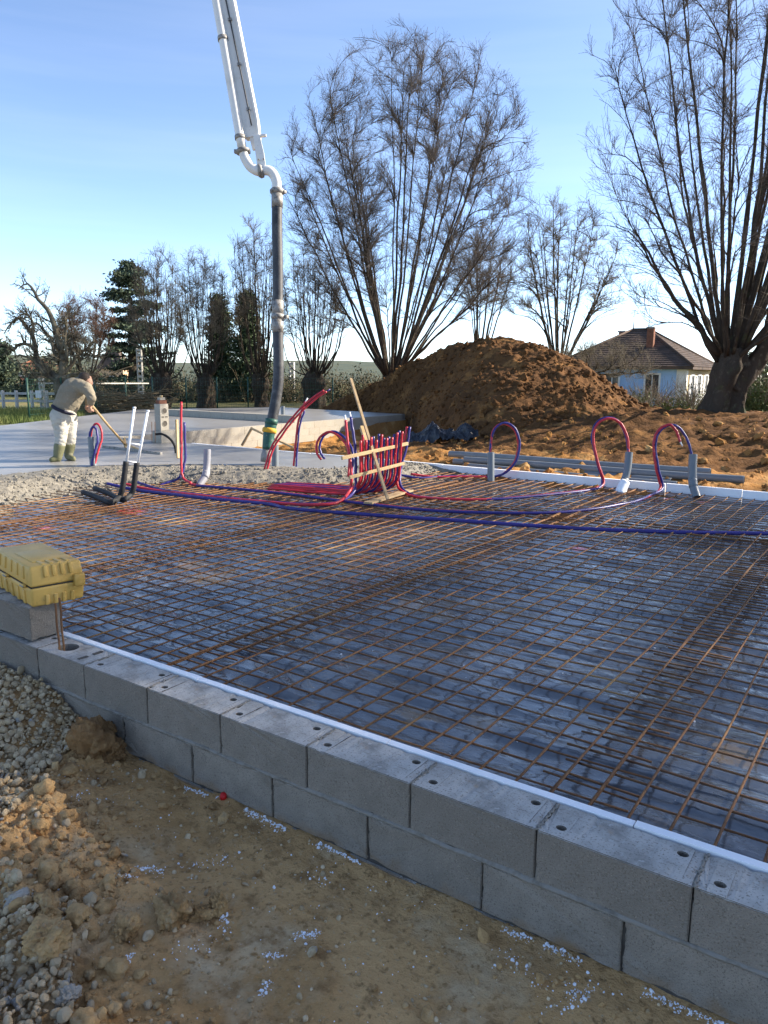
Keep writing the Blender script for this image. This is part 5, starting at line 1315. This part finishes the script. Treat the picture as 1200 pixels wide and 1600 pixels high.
# the gnarled old tree
gb = D(97, 648, 27.0)
gt = thing('gnarled_tree', 'gnarled old fruit tree with crooked lichen-covered limbs behind the worker', 'tree', tuple(gb))
V, F = trunk_mesh([gb - [0, 0, .2], D(98, 625, 27), D(97, 605, 27), D(95, 588, 27)], [.30, .24, .26, .22], 16, 21); obj('trunk', V, F, m_lichen, gt)
limbs = [[(95, 594), (78, 582), (62, 570), (54, 556), (52, 540), (51, 524), (40, 508), (29, 497), (17, 501), (3, 520)],
    [(96, 590), (99, 562), (96, 540), (90, 520), (86, 498), (77, 482), (65, 468), (56, 452), (45, 444), (33, 452)],
    [(51, 528), (53, 512), (47, 497), (38, 491), (30, 493)], [(92, 565), (86, 532), (76, 514), (62, 503), (52, 505)], [(98, 552), (105, 528), (116, 521), (128, 524), (137, 532)],
    [(54, 548), (45, 538), (33, 538), (22, 547), (10, 539), (0, 541)], [(92, 598), (76, 590), (60, 572), (48, 562), (30, 556), (22, 560)], [(99, 585), (113, 566), (124, 548), (138, 541), (150, 524)],
    [(102, 592), (120, 585), (134, 588), (150, 578), (158, 583)], [(96, 580), (86, 560), (78, 548), (70, 530)], [(99, 575), (108, 555), (106, 535), (111, 512), (107, 500)], [(97, 583), (89, 570), (83, 552), (86, 540)], [(118, 568), (128, 556), (140, 558), (148, 566)]]
PL = []; 
for k, l in enumerate(limbs):
    dz = RG.uniform(-.9, .9)
    pts = np.array([D(x, y, 27 + dz * i / len(l)) for i, (x, y) in enumerate(l)])
    q = smooth_path(pts, 16); q += np.cumsum(RG.normal(0, .022, q.shape), 0); PL.append(q)
PL = np.array(PL); t_ = np.linspace(0, 1, 16)[None]
main = np.array([.12, .12, .045, .06, .055, .05, .07, .065, .07, .05, .05, .05, .04])[:, None]
RL = main * (1 - t_) ** 0.8 + 0.012
b = MB(); b.add(*tubes(PL, RL, 8))
P2, R2 = sprout(PL, RL, 16, 0.12, 1, (0.5, 1.3), lambda q, Ls: 0.35 + 0.25 * Ls * (1 - q), (0.028, 0.010), 7, 0.12, 0.16); b.add(*tubes(P2, R2, 5, False))
P3, R3 = sprout(P2, R2, 6, 0.2, 1, (0.5, 1.2), lambda q, Ls: np.maximum(.35 * Ls, .18), (0.012, 0.006), 5, 0.1, 0.16); b.add(*tubes(P3, R3, 3, False))
P4, R4 = sprout(P3, R3, 2, 0.2, 1, (0.5, 1.2), lambda q, Ls: np.maximum(.4 * Ls, .12), (0.008, 0.005), 3, 0.1, 0.1); b.add(*tubes(P4, R4, 3, False))
b.obj('crown', m_lichen, gt)

def leaves(P, size, elong=1.0, nrm=None):
    n = len(P)
    a = unit(RG.normal(size=(n, 3))); c = unit(np.cross(a, RG.normal(size=(n, 3))))
    a = a * (size * elong)[:, None]; c = c * (size * 0.5)[:, None]
    V = np.stack([P - a * .5, P + c * .6, P + a * .5, P - c * .6], 1).reshape(-1, 3)
    return V, [np.arange(n * 4).reshape(n, 4)]
def conifer(label, base, H, R, n, mat, tiers=0, name='conifer', sz=0.16, p=1.0):
    base = np.array(base, float)
    t = thing(name, label, 'tree', tuple(base))
    V, F = trunk_mesh([base - [0, 0, .2], base + [0, 0, H * .4], base + [0, 0, H * .8], base + [0, 0, H * .99]], [R * .10 + .08, R * .08 + .05, .06, .02], 10, 5); obj('trunk', V, F, m_bark, t)
    nb = 150 if not tiers else 90
    h = RG.uniform(0.08, 0.99, nb) if not tiers else (RG.integers(2, tiers + 1, nb) / (tiers + .5) + RG.normal(0, .028, nb))
    ph = RG.uniform(0, 6.283, nb); ln = R * np.clip(1 - h, 0.02, 1) ** p * RG.uniform(.55, 1.1, nb)
    if tiers: ln = R * (0.35 + 0.65 * (1 - h)) * RG.uniform(.4, 1.1, nb) * (h < .95)+ .15
    p0 = base + np.stack([0 * h, 0 * h, h * H], -1)
    d = np.stack([np.cos(ph), np.sin(ph), np.full(nb, 0.10 if tiers else 0.25)], -1)
    P, Rr = shoot(p0, d, ln, np.full(nb, .03), .008, 6, -0.10 if tiers else .1, .05)
    b = MB(); b.add(*tubes(P, Rr, 4, False)); b.obj('limbs', m_bark, t)
    k = RG.integers(0, nb, n); u = RG.uniform(.12, 1.05, n) * 5; i0 = np.clip(u.astype(int), 0, 4); f = (u - i0)[:, None]
    c = P[k, i0] * (1 - f) + P[k, i0 + 1] * f
    sp_ = np.stack([np.full(n, .22), np.full(n, .22), np.full(n, .07 if tiers else .15)], -1) * (0.5 + R * .22)
    c = c + RG.normal(size=(n, 3)) * sp_
    V, F = leaves(c, RG.uniform(.5, 1.2, n) * sz, 1.5); obj('crown', V, F, mat, t, False)
    return t
conifer('broad dark cedar with drooping tiers left of the first pollard', D(212, 640, 44), 7.9, 2.7, 17000, m_cedar, 12, 'cedar_tree', .17)
conifer('narrow dark green conifer behind the second pollard', D(347, 640, 43), 6.3, 1.5, 9000, m_conifer, 0, 'conifer', .17, .8)
conifer('wide dark green conifer behind the hose', D(390, 640, 42), 6.1, 1.9, 10000, m_conifer, 0, 'conifer', .17, .8)
conifer('grey green evergreen at the left edge beyond the white fence', D(2, 645, 52), 4.6, 2.2, 9000, m_cedar, 0, 'evergreen_tree', .24, .5)
def shrub(name, label, base, r, n, mat, sz=.1, group=None, twigs=40):
    base = np.array(base, float); r = np.array(r, float)
    t = thing(name, label, 'shrub', tuple(base), group)
    ph = RG.uniform(0, 6.28, twigs); d = np.stack([np.cos(ph) * .7, np.sin(ph) * .7, RG.uniform(.5, 1.3, twigs)], -1) * r
    P, R = shoot(np.repeat(base[None], twigs, 0) + RG.normal(0, .08, (twigs, 3)) * [1, 1, 0], d, np.full(twigs, 1.0), np.full(twigs, .018), .006, 6, 0, .06)
    b = MB(); b.add(*tubes(P, R, 4, False)); P2, R2 = sprout(P, R, 6, .3, 1, (.3, 1), lambda q, Ls: Ls * .35, (.008, .004), 4, .1, .06); b.add(*tubes(P2, R2, 3, False)); b.obj('stems', m_twig_gray, t)
    cl = 26; cc = RG.normal(size=(cl, 3)); cc = unit(cc) * RG.uniform(.35, .95, (cl, 1)); cc[:, 2] = np.abs(cc[:, 2])
    k = RG.integers(0, cl, n); p = cc[k] + RG.normal(0, .17, (n, 3)); p[:, 2] = np.abs(p[:, 2])
    V, F = leaves(base + p * r * [1, 1, 1.15], RG.uniform(.5, 1.2, n) * sz, 1.5); obj('foliage', V, F, mat, t, False)
    return t
shrub('garden_shrub', 'yellow green shrub beside the corner of the blue house', D(1082, 645, 30), (1.0, .9, 1.0), 700, m_leaf, .08)
shrub('garden_shrub', 'pale thin shrub under the window of the blue house', D(1020, 650, 29), (1.2, .9, .9), 380, m_leaf, .07)
shrub('garden_shrub', 'bright yellow green shrub where the mound meets the blue wall', D(1000, 642, 34), (0.9, .8, .9), 600, m_leaf, .09)
shrub('laurel_shrub', 'glossy dark green laurel right of the thick linden trunk', D(1166, 652, 26), (0.8, .8, 1.2), 2600, m_leaf_dark, .10)
shrub('garden_shrub', 'loose olive shrub right of the laurel', D(1196, 652, 25), (0.9, .8, 1.3), 2200, m_leaf, .10)
shrub('garden_shrub', 'low weedy shrub at the foot of the dirt ridge', D(1052, 652, 24.5), (.8, .5, .55), 900, m_leaf, .08)
shrub('evergreen_shrub', 'dark rounded evergreen behind the gnarled tree', D(75, 640, 48), (2.6, 2.0, 2.9), 9000, m_leaf_grey, .22)
shrub('evergreen_shrub', 'dark evergreen mass right of the gnarled tree', D(120, 640, 52), (2.2, 2.0, 2.5), 6000, m_leaf_grey, .22)
shrub('evergreen_tree', 'dark evergreen crown behind the lamp at the right', D(1190, 640, 48), (2.6, 2.4, 3.2), 6000, m_leaf_grey, .22)

# tangled undergrowth behind the pollards
n = 1100
xx = RG.uniform(100, 720, n); dd = RG.uniform(41, 47, n)
P = np.array([D(a, 640, b_) for a, b_ in zip(xx, dd)]); P[:, 2] = -0.5
ph = RG.uniform(0, 6.28, n); d = np.stack([np.cos(ph) * .45, np.sin(ph) * .45, np.ones(n)], -1)
Ls = RG.uniform(.8, 2.6, n) * (0.75 + 0.45 * fbm(xx / 60, xx * 0, 3, 141))
Pb, Rb = shoot(P, d, Ls, np.full(n, .022), .009, 6, -0.1, .09)
b = MB(); b.add(*tubes(Pb, Rb, 3, False)); P2, R2 = sprout(Pb, Rb, 5, .2, 1, (.4, 1.1), lambda q, L_: L_ * .35, (.012, .007), 4, .05, .08); b.add(*tubes(P2, R2, 3, False))
tag(b.obj('undergrowth', m_brush), 'tangled olive brown undergrowth behind the row of pollards', 'undergrowth', None, 'stuff')
k = RG.integers(0, n, 26000); V, F = leaves(Pb[k, RG.integers(1, 6, 26000)] + RG.normal(0, .18, (26000, 3)), RG.uniform(.06, .16, 26000), 1.4)
tag(obj('ivy', V, F, m_leaf_grey, None, False), 'dull green ivy leaves through the undergrowth behind the pollards', 'ivy', None, 'stuff')

# grass strip left of the slab
n = 9000
P = np.array([D(x, y, 1) for x, y in ((0, 0),)])
gx = RG.uniform(-60, 130, n); gd = RG.uniform(24.0, 31, n)
P = np.array([D(a, 650, b_) for a, b_ in zip(gx, gd)]); P[:, 2] = z_main(P[:, 0], P[:, 1]) - 0.02
slope = np.array([-0.48, 0.877])
inside = ((P[:, 0] + 16.6) * 7.7 - (P[:, 1] - 8.85) * -4.2) > -0.6 * 8.8
P = P[~inside]; n = len(P)
hgt = RG.uniform(.10, .30, n); ph = RG.uniform(0, 6.28, n); wv = np.stack([np.cos(ph), np.sin(ph), 0 * ph], -1)
V = np.stack([P - wv * .012, P + wv * .012, P + np.stack([RG.normal(0, .06, n), RG.normal(0, .06, n), hgt], -1)], 1).reshape(-1, 3)
tag(obj('grass', V, [np.arange(n * 3).reshape(n, 3)], m_grass, None, False), 'green grass strip between the slab and the white fence', 'grass', None, 'stuff')
# pile of cut branches
n = 190
P = np.array([D(RG.uniform(132, 240), 652, RG.uniform(29.5, 33)) for _ in range(n)]); P[:, 2] = RG.uniform(-.2, .55, n)
d = H_R[None] * RG.choice([-1, 1], n)[:, None] * RG.uniform(.8, 1, n)[:, None] + RG.normal(0, .25, (n, 3)) * [1, 1, .35]
Pb, Rb = shoot(P - d * .8, d, RG.uniform(.8, 2.4, n), RG.uniform(.012, .035, n), .008, 7, .0, .05)
b = MB(); b.add(*tubes(Pb, Rb, 5)); P2, R2 = sprout(Pb, Rb, 5, .3, 1, (.3, .9), lambda q, L_: L_ * .3, (.01, .006), 4, .05, .08); b.add(*tubes(P2, R2, 3, False))
tag(b.obj('branch_pile', m_brush), 'pile of cut branches beyond the slab behind the worker', 'branches', None, 'stuff')
for (x0, y0_, x1, y1_, r, lb) in ((152, 618, 236, 634, .055, 'thick pale felled trunk sloping down over the pile of cut branches'), (160, 592, 206, 572, .04, 'thin pale felled pole sticking up above the pile of cut branches'), (128, 630, 214, 628, .045, 'level pale felled trunk low on the pile of cut branches')):
    b = MB(); b.tube(smooth_path([D(x0, y0_, 30.5), D((x0 + x1) / 2, (y0_ + y1_) / 2 - 2, 30.8), D(x1, y1_, 31)], 12), np.linspace(r, r * .6, 12), 8)
    tag(b.obj('felled_pole', m_brush), lb, 'trunk', 'felled trunks on the branch pile')

# ------------------------------------------------------------------ fences and posts
wf = thing('white_fence', 'low white concrete post and rail fence beyond the grass', 'fence', tuple(D(30, 648, 33)))
fp = [D(x, 646, 33.5 + 0.004 * x) for x in (-40, -15, 7, 28, 52, 75, 100, 124)]
for q in fp:
    q[2] = -.3
    V, F = bbox(q + [-.06, -.06, 0], q + [.05, .05, .85], .01); obj('post', V, F, m_fence_white, wf, False)
for h in (.40, .72):
    for qa, qb in zip(fp[:-1], fp[1:]):
        beam(qa + [0, 0, h], qb + [0, 0, h], .05, .10, m_fence_white, 'rail', None, None, parent=wf)
gf = thing('wire_fence', 'dark green wire mesh fence along the back of the slab', 'fence', tuple(D(45, 660, 25)))
pos = [(45, 25.0), (98, 27.0), (150, 29), (198, 30.5), (240, 31.8), (292, 32.6), (340, 33.4), (388, 34.2), (436, 34.4), (520, 34.6)]
gp = [np.array([*D(x, 640, d_)[:2], -.25]) for x, d_ in pos]
for q in gp:
    b = MB(); b.tube([q, q + [0, 0, 1.45]], .03, 8); b.obj('post', m_fence_green, gf)
for qa, qb in zip(gp[:-1], gp[1:]):
    b = MB()
    for h in np.linspace(.1, 1.4, 9): b.tube([qa + [0, 0, h], qb + [0, 0, h]], .0045, 4, False)
    L_ = np.linalg.norm(qb - qa)
    for s in np.arange(.1, L_, .11): b.tube([qa + (qb - qa) * s / L_ + [0, 0, .1], qa + (qb - qa) * s / L_ + [0, 0, 1.4]], .0035, 3, False)
    b.obj('wire_panel', m_fence_green, gf)
def lattice_post(x, y0_, y1_, d_, w_, mat, label, n=9):
    p = D(x, y1_, d_); q = D(x, y0_, d_); H_ = q[2] - p[2]
    t = thing('lattice_post', label, 'post', (p[0], p[1], p[2] - .3))
    for s in (-1, 1):
        V, F = bbox((-.022, -.05, 0), (.022, .05, H_ + .3), .004); obj('upright', V + p + H_R * s * w_ / 2 - [0, 0, .3], F, mat, t, False)
    for k in range(n):
        z = (k + .5) / n * H_
        V, F = bbox((-.05, -.045, 0), (.05, .045, H_ / n * .42), .004); V = V * [w_ / .1, 1, 1]
        obj('rung', V @ np.stack([H_R, H_F, [0, 0, 1]]) + p + [0, 0, z], F, mat, t, False)
lattice_post(68, 590, 642, 31, .14, m_post, 'grey concrete post with rectangular openings left of the worker', 6)
lattice_post(222, 545, 643, 40, .22, m_post, 'tall pale lattice post between the cedar and the pollards', 12)
lattice_post(457, 566, 640, 44, .24, m_trim, 'white lattice post right of the hose behind the pollards', 10)
beam(D(60, 599, 31.4), D(232, 599, 39.6), .05, .06, m_fence_white, 'rail_bar', 'thin white horizontal bar running between the two lattice posts', 'bar')
beam(D(40, 606, 24.9), D(46, 596, 24.9), .02, .02, m_fence_green, 'fence_arm', 'short dark bracket at the top of the first fence post', 'bracket')
V, F = bbox((-.12, -.01, -.15), (.12, .01, .15), .004)
tag(obj('notice_plate', V @ np.stack([H_R, H_F, [0, 0, 1]]) + D(60, 616, 30.6), F, m_trim, None, False), 'small blank white plate beside the grey concrete post', 'sign')
wr_ = thing('rail_fence', 'distant whitish rail fence right of the hose', 'fence', tuple(D(500, 640, 46)))
rp = [D(x, 618 - 0.03 * (x - 440), 47) for x in (440, 470, 500, 530, 560)]
for q in rp:
    V, F = bbox(q + [-.07, -.07, -1.3], q + [.07, .07, .1], .01); obj('post', V, F, m_fence_white, wr_, False)
for qa, qb in zip(rp[:-1], rp[1:]): beam(qa, qb, .06, .12, m_fence_white, 'rail', None, None, parent=wr_)
lm = thing('street_lamp', 'slim grey street lamp with white head right of the thick trunk', 'lamp', tuple(D(1183, 640, 42)))
b = MB(); b.tube([D(1182, 645, 42), D(1184, 572, 42)], [.07, .05], 10); b.obj('pole', m_post, lm)
V, F = bbox((-.16, -.12, -.07), (.16, .12, .08), .04); obj('lamp_head', V + D(1186, 567, 42), F, m_trim, lm)

# ------------------------------------------------------------------ houses
def frame(o, ex, ey): return (np.stack([ex, ey, [0, 0, 1.0]], 1), np.asarray(o, float))
def pbox(name, lo, hi, mat, parent, fr, bev=0.0, smooth=False):
    V, F = bbox(lo, hi, bev); return obj(name, V @ fr[0].T + fr[1], F, mat, parent, smooth)
def window(parent, fr, face, a, z, w_, h_, wallm, trim=.11, shutters=False):
    # face: (axis origin, along vector, outward vector) in the house frame
    o, al, ou = [np.array(v, float) for v in face]
    fr2 = (fr[0] @ np.stack([al, ou, [0, 0, 1]], 1), fr[1] + fr[0] @ o)
    g = pbox('window', (a - w_ / 2, -.04, z), (a + w_ / 2, .012, z + h_), m_glass, parent, fr2)
    for s in (-1, 1): pbox('frame', (a + s * (w_ / 2 + trim / 2) - trim / 2, -.04, z - trim), (a + s * (w_ / 2 + trim / 2) + trim / 2, .05, z + h_ + trim), m_trim, g, fr2)
    pbox('frame', (a - w_ / 2, -.04, z + h_), (a + w_ / 2, .05, z + h_ + trim), m_trim, g, fr2)
    pbox('sill', (a - w_ / 2 - trim * 1.3, -.04, z - trim * 1.1), (a + w_ / 2 + trim * 1.3, .09, z), m_trim, g, fr2)
    pbox('mullion', (a - .03, -.04, z), (a + .03, .032, z + h_), m_trim, g, fr2)
    if shutters:
        for s in (-1, 1): pbox('shutter', (a + s * (w_ / 2 + trim + .24) - .22, .0, z - .02), (a + s * (w_ / 2 + trim + .24) + .22, .06, z + h_ + .02), m_trim, g, fr2)
    return g
def tiles(parent, P4, mat, n_u, n_v, name='tile_rows'):
    # stepped courses of tiles on one roof slope; P4: eave a, eave b, ridge b, ridge a
    a, b_, c, d = [np.array(v, float) for v in P4]
    nrm = np.cross(b_ - a, d - a); nrm /= np.linalg.norm(nrm)
    if nrm[2] < 0: nrm = -nrm
    B_ = MB()
    for j in range(n_v):
        t0, t1 = j / n_v, min(1, (j + 1.25) / n_v)
        l0, r0 = a + (d - a) * t0, b_ + (c - b_) * t0; l1, r1 = a + (d - a) * t1, b_ + (c - b_) * t1
        L0 = np.linalg.norm(r0 - l0); k = max(1, int(L0 / n_u))
        for i in range(k):
            u0, u1 = i / k, (i + .93) / k
            j_ = RG.uniform(0, .012)
            q = [l0 + (r0 - l0) * u0 + nrm * (.05 + j_), l0 + (r0 - l0) * u1 + nrm * (.05 + j_), l1 + (r1 - l1) * u1 + nrm * .015, l1 + (r1 - l1) * u0 + nrm * .015]
            q += [q[0] - nrm * .04, q[1] - nrm * .04]
            B_.add(np.array(q), [np.array([[0, 1, 2, 3], [4, 5, 1, 0]])])
    o = B_.obj(name, mat, parent, False); o['kind'] = 'stuff'
    return o
def hip_house(label, o, ex, ey, Lx, Ly, H_, rise, ov, wallm, sidem, roofm, gx=1.0, ridge_in=None, name='house', tile=.3):
    ex = np.array(ex, float); ey = np.array(ey, float)
    fr = frame(o, ex, ey)
    t = thing(name, label, 'house', tuple(o))
    pbox('wall', (0, 0, -1.2), (Lx, Ly, H_), wallm, t, fr)
    if sidem is not None: pbox('side_wall', (Lx, .02, -1.2), (Lx + .03, Ly - .02, H_ - .02), sidem, t, fr)
    ri = ridge_in if ridge_in is not None else Ly / 2
    e = [(-ov, -ov, H_), (Lx + ov, -ov, H_), (Lx + ov, Ly + ov, H_), (-ov, Ly + ov, H_)]
    r = [(ri, Ly / 2, H_ + rise), (Lx - ri, Ly / 2, H_ + rise)]
    Pw = [fr[0] @ np.array(q, float) + fr[1] for q in e + r]
    V = np.array(Pw + [p - [0, 0, .14] for p in Pw[:4]])
    rf = obj('roof', V, [np.array([[0, 1, 5, 4], [2, 3, 4, 5]]), np.array([[1, 2, 5], [3, 0, 4]]), np.array([[0, 6, 7, 1], [1, 7, 8, 2], [2, 8, 9, 3], [3, 9, 6, 0], [9, 8, 7, 6]])], roofm, t, False)
    nv = int(np.linalg.norm(Pw[4] - (Pw[0] + Pw[1]) / 2) / tile)
    tiles(rf, (Pw[0], Pw[1], Pw[5], Pw[4]), roofm, tile * .8, nv)
    tiles(rf, (Pw[1], Pw[2], Pw[5], Pw[5]), roofm, tile * .8, nv)
    tiles(rf, (Pw[3], Pw[0], Pw[4], Pw[4]), roofm, tile * .8, nv)
    for a, b_ in ((0, 4), (1, 5), (4, 5), (2, 5), (3, 4)):
        b = MB(); b.tube([Pw[a] + [0, 0, .06], Pw[b_] + [0, 0, .06]], .09, 6); b.obj('ridge', roofm, rf)
    for q in (4, 5):
        b = MB(); b.tube([Pw[q], Pw[q] + [0, 0, .7]], [.05, .012], 6); b.obj('finial', m_post, rf)
    return t, fr, rf
th = math.radians(33)
ex = H_R * math.cos(th) - H_F * math.sin(th); ey = H_R * math.sin(th) + H_F * math.cos(th)
cr = D(1068, 640, 46.0)
Lx, Ly = 7.8, 8.0
o_ = cr - ex * Lx; o_[2] = -0.75
hs, fr, rf = hip_house('light blue rendered house with hipped brown tile roof behind the shrubs', o_, ex, ey, Lx, Ly, 2.62, 2.4, .45, m_render_blue, m_render_yellow, m_roof, ridge_in=3.4, tile=.26)
window(hs, fr, ((0, 0, 0), (1, 0, 0), (0, -1, 0)), Lx - 1.95, 0.75, .78, 1.4, m_render_blue)
window(hs, fr, ((0, 0, 0), (1, 0, 0), (0, -1, 0)), 3.4, 0.75, .78, 1.4, m_render_blue)
for a in (1.6, 3.6, 5.8): window(hs, fr, ((Lx + .03, 0, 0), (0, 1, 0), (1, 0, 0)), a, 0.1, .75, 2.0, m_render_yellow, shutters=True)
pbox('corner_trim', (Lx - .55, -.025, -1.2), (Lx + .045, .3, 2.6), m_trim, hs, fr)
for (a, q) in ((4.9, 1.7), (2.0, 5.5)):
    pbox('chimney', (a, q, 3.0), (a + .42, q + .4, 5.0), m_brick, rf, fr, .02)
    pbox('chimney_cap', (a - .05, q - .05, 5.0), (a + .47, q + .45, 5.1), m_post, rf, fr)
# far houses at the left
def plain_house(label, x, y, d_, Lx, Ly, H_, rise, wm, rm, rot, base=None):
    th = math.radians(rot); ex = H_R * math.cos(th) - H_F * math.sin(th); ey = H_R * math.sin(th) + H_F * math.cos(th)
    o = D(x, y, d_)
    t, fr, rf = hip_house(label, o, ex, ey, Lx, Ly, H_, rise, .4, wm, None, rm, ridge_in=Ly * .3, tile=.6)
    for a in np.arange(1.2, Lx - .6, 2.4): window(t, fr, ((0, 0, 0), (1, 0, 0), (0, -1, 0)), a, H_ * .45, .9, 1.2, wm)
plain_house('peach rendered house low behind the white fence', -30, 648, 82, 6.0, 6, 2.6, 1.3, m_render_orange, m_roof_red, 20)
plain_house('cream house with red roof farther behind the gnarled tree', 20, 604, 120, 5.4, 6, 2.6, 1.5, m_render_cream, m_roof_red, 15)
tw_ = thing('tower', 'distant tower with steep pointed brown roof left of the cedar', 'tower', tuple(D(183, 640, 120)))
c0 = D(183, 640, 120); fr = frame(c0, H_R, H_F)
pbox('wall', (-1.9, -1.9, -2), (1.9, 1.9, 6.2), m_render_orange, tw_, fr)
top = [(-2.2, -2.2, 6.2), (2.2, -2.2, 6.2), (2.2, 2.2, 6.2), (-2.2, 2.2, 6.2), (0, 0, 10.8)]
obj('roof', np.array([fr[0] @ np.array(q) + fr[1] for q in top]), [np.array([[0, 1, 4], [1, 2, 4], [2, 3, 4], [3, 0, 4]]), np.array([[3, 2, 1, 0]])], m_roof, tw_, False)
window(tw_, fr, ((0, -1.9, 0), (1, 0, 0), (0, -1, 0)), 0, 3.8, .9, 1.3, m_render_orange)

# lindens added out of view at right; their bare crowns shade the near rebar
sv = np.array([math.sin(SUN_AZ), math.cos(SUN_AZ), 0.0]); nv2 = np.array([sv[1], -sv[0], 0.0])
for (s_, n_, sc_, rz_, lab) in ((27.0, 4.2, 1.65, 1.1, 'added very tall bare linden out of view, shading the rebar field'), (32.0, 7.0, 1.75, 2.9, 'second added very tall bare linden out of view, behind the first')):
    c = mid_linden.copy(); COL.objects.link(c); q_ = sv * s_ + nv2 * n_
    c.location = (q_[0], q_[1], -0.4); c.scale = (sc_, sc_, sc_); c.rotation_euler.z = rz_; c['label'] = lab
    for ch in list(mid_linden.children):
        d_ = ch.copy(); COL.objects.link(d_); d_.parent = c
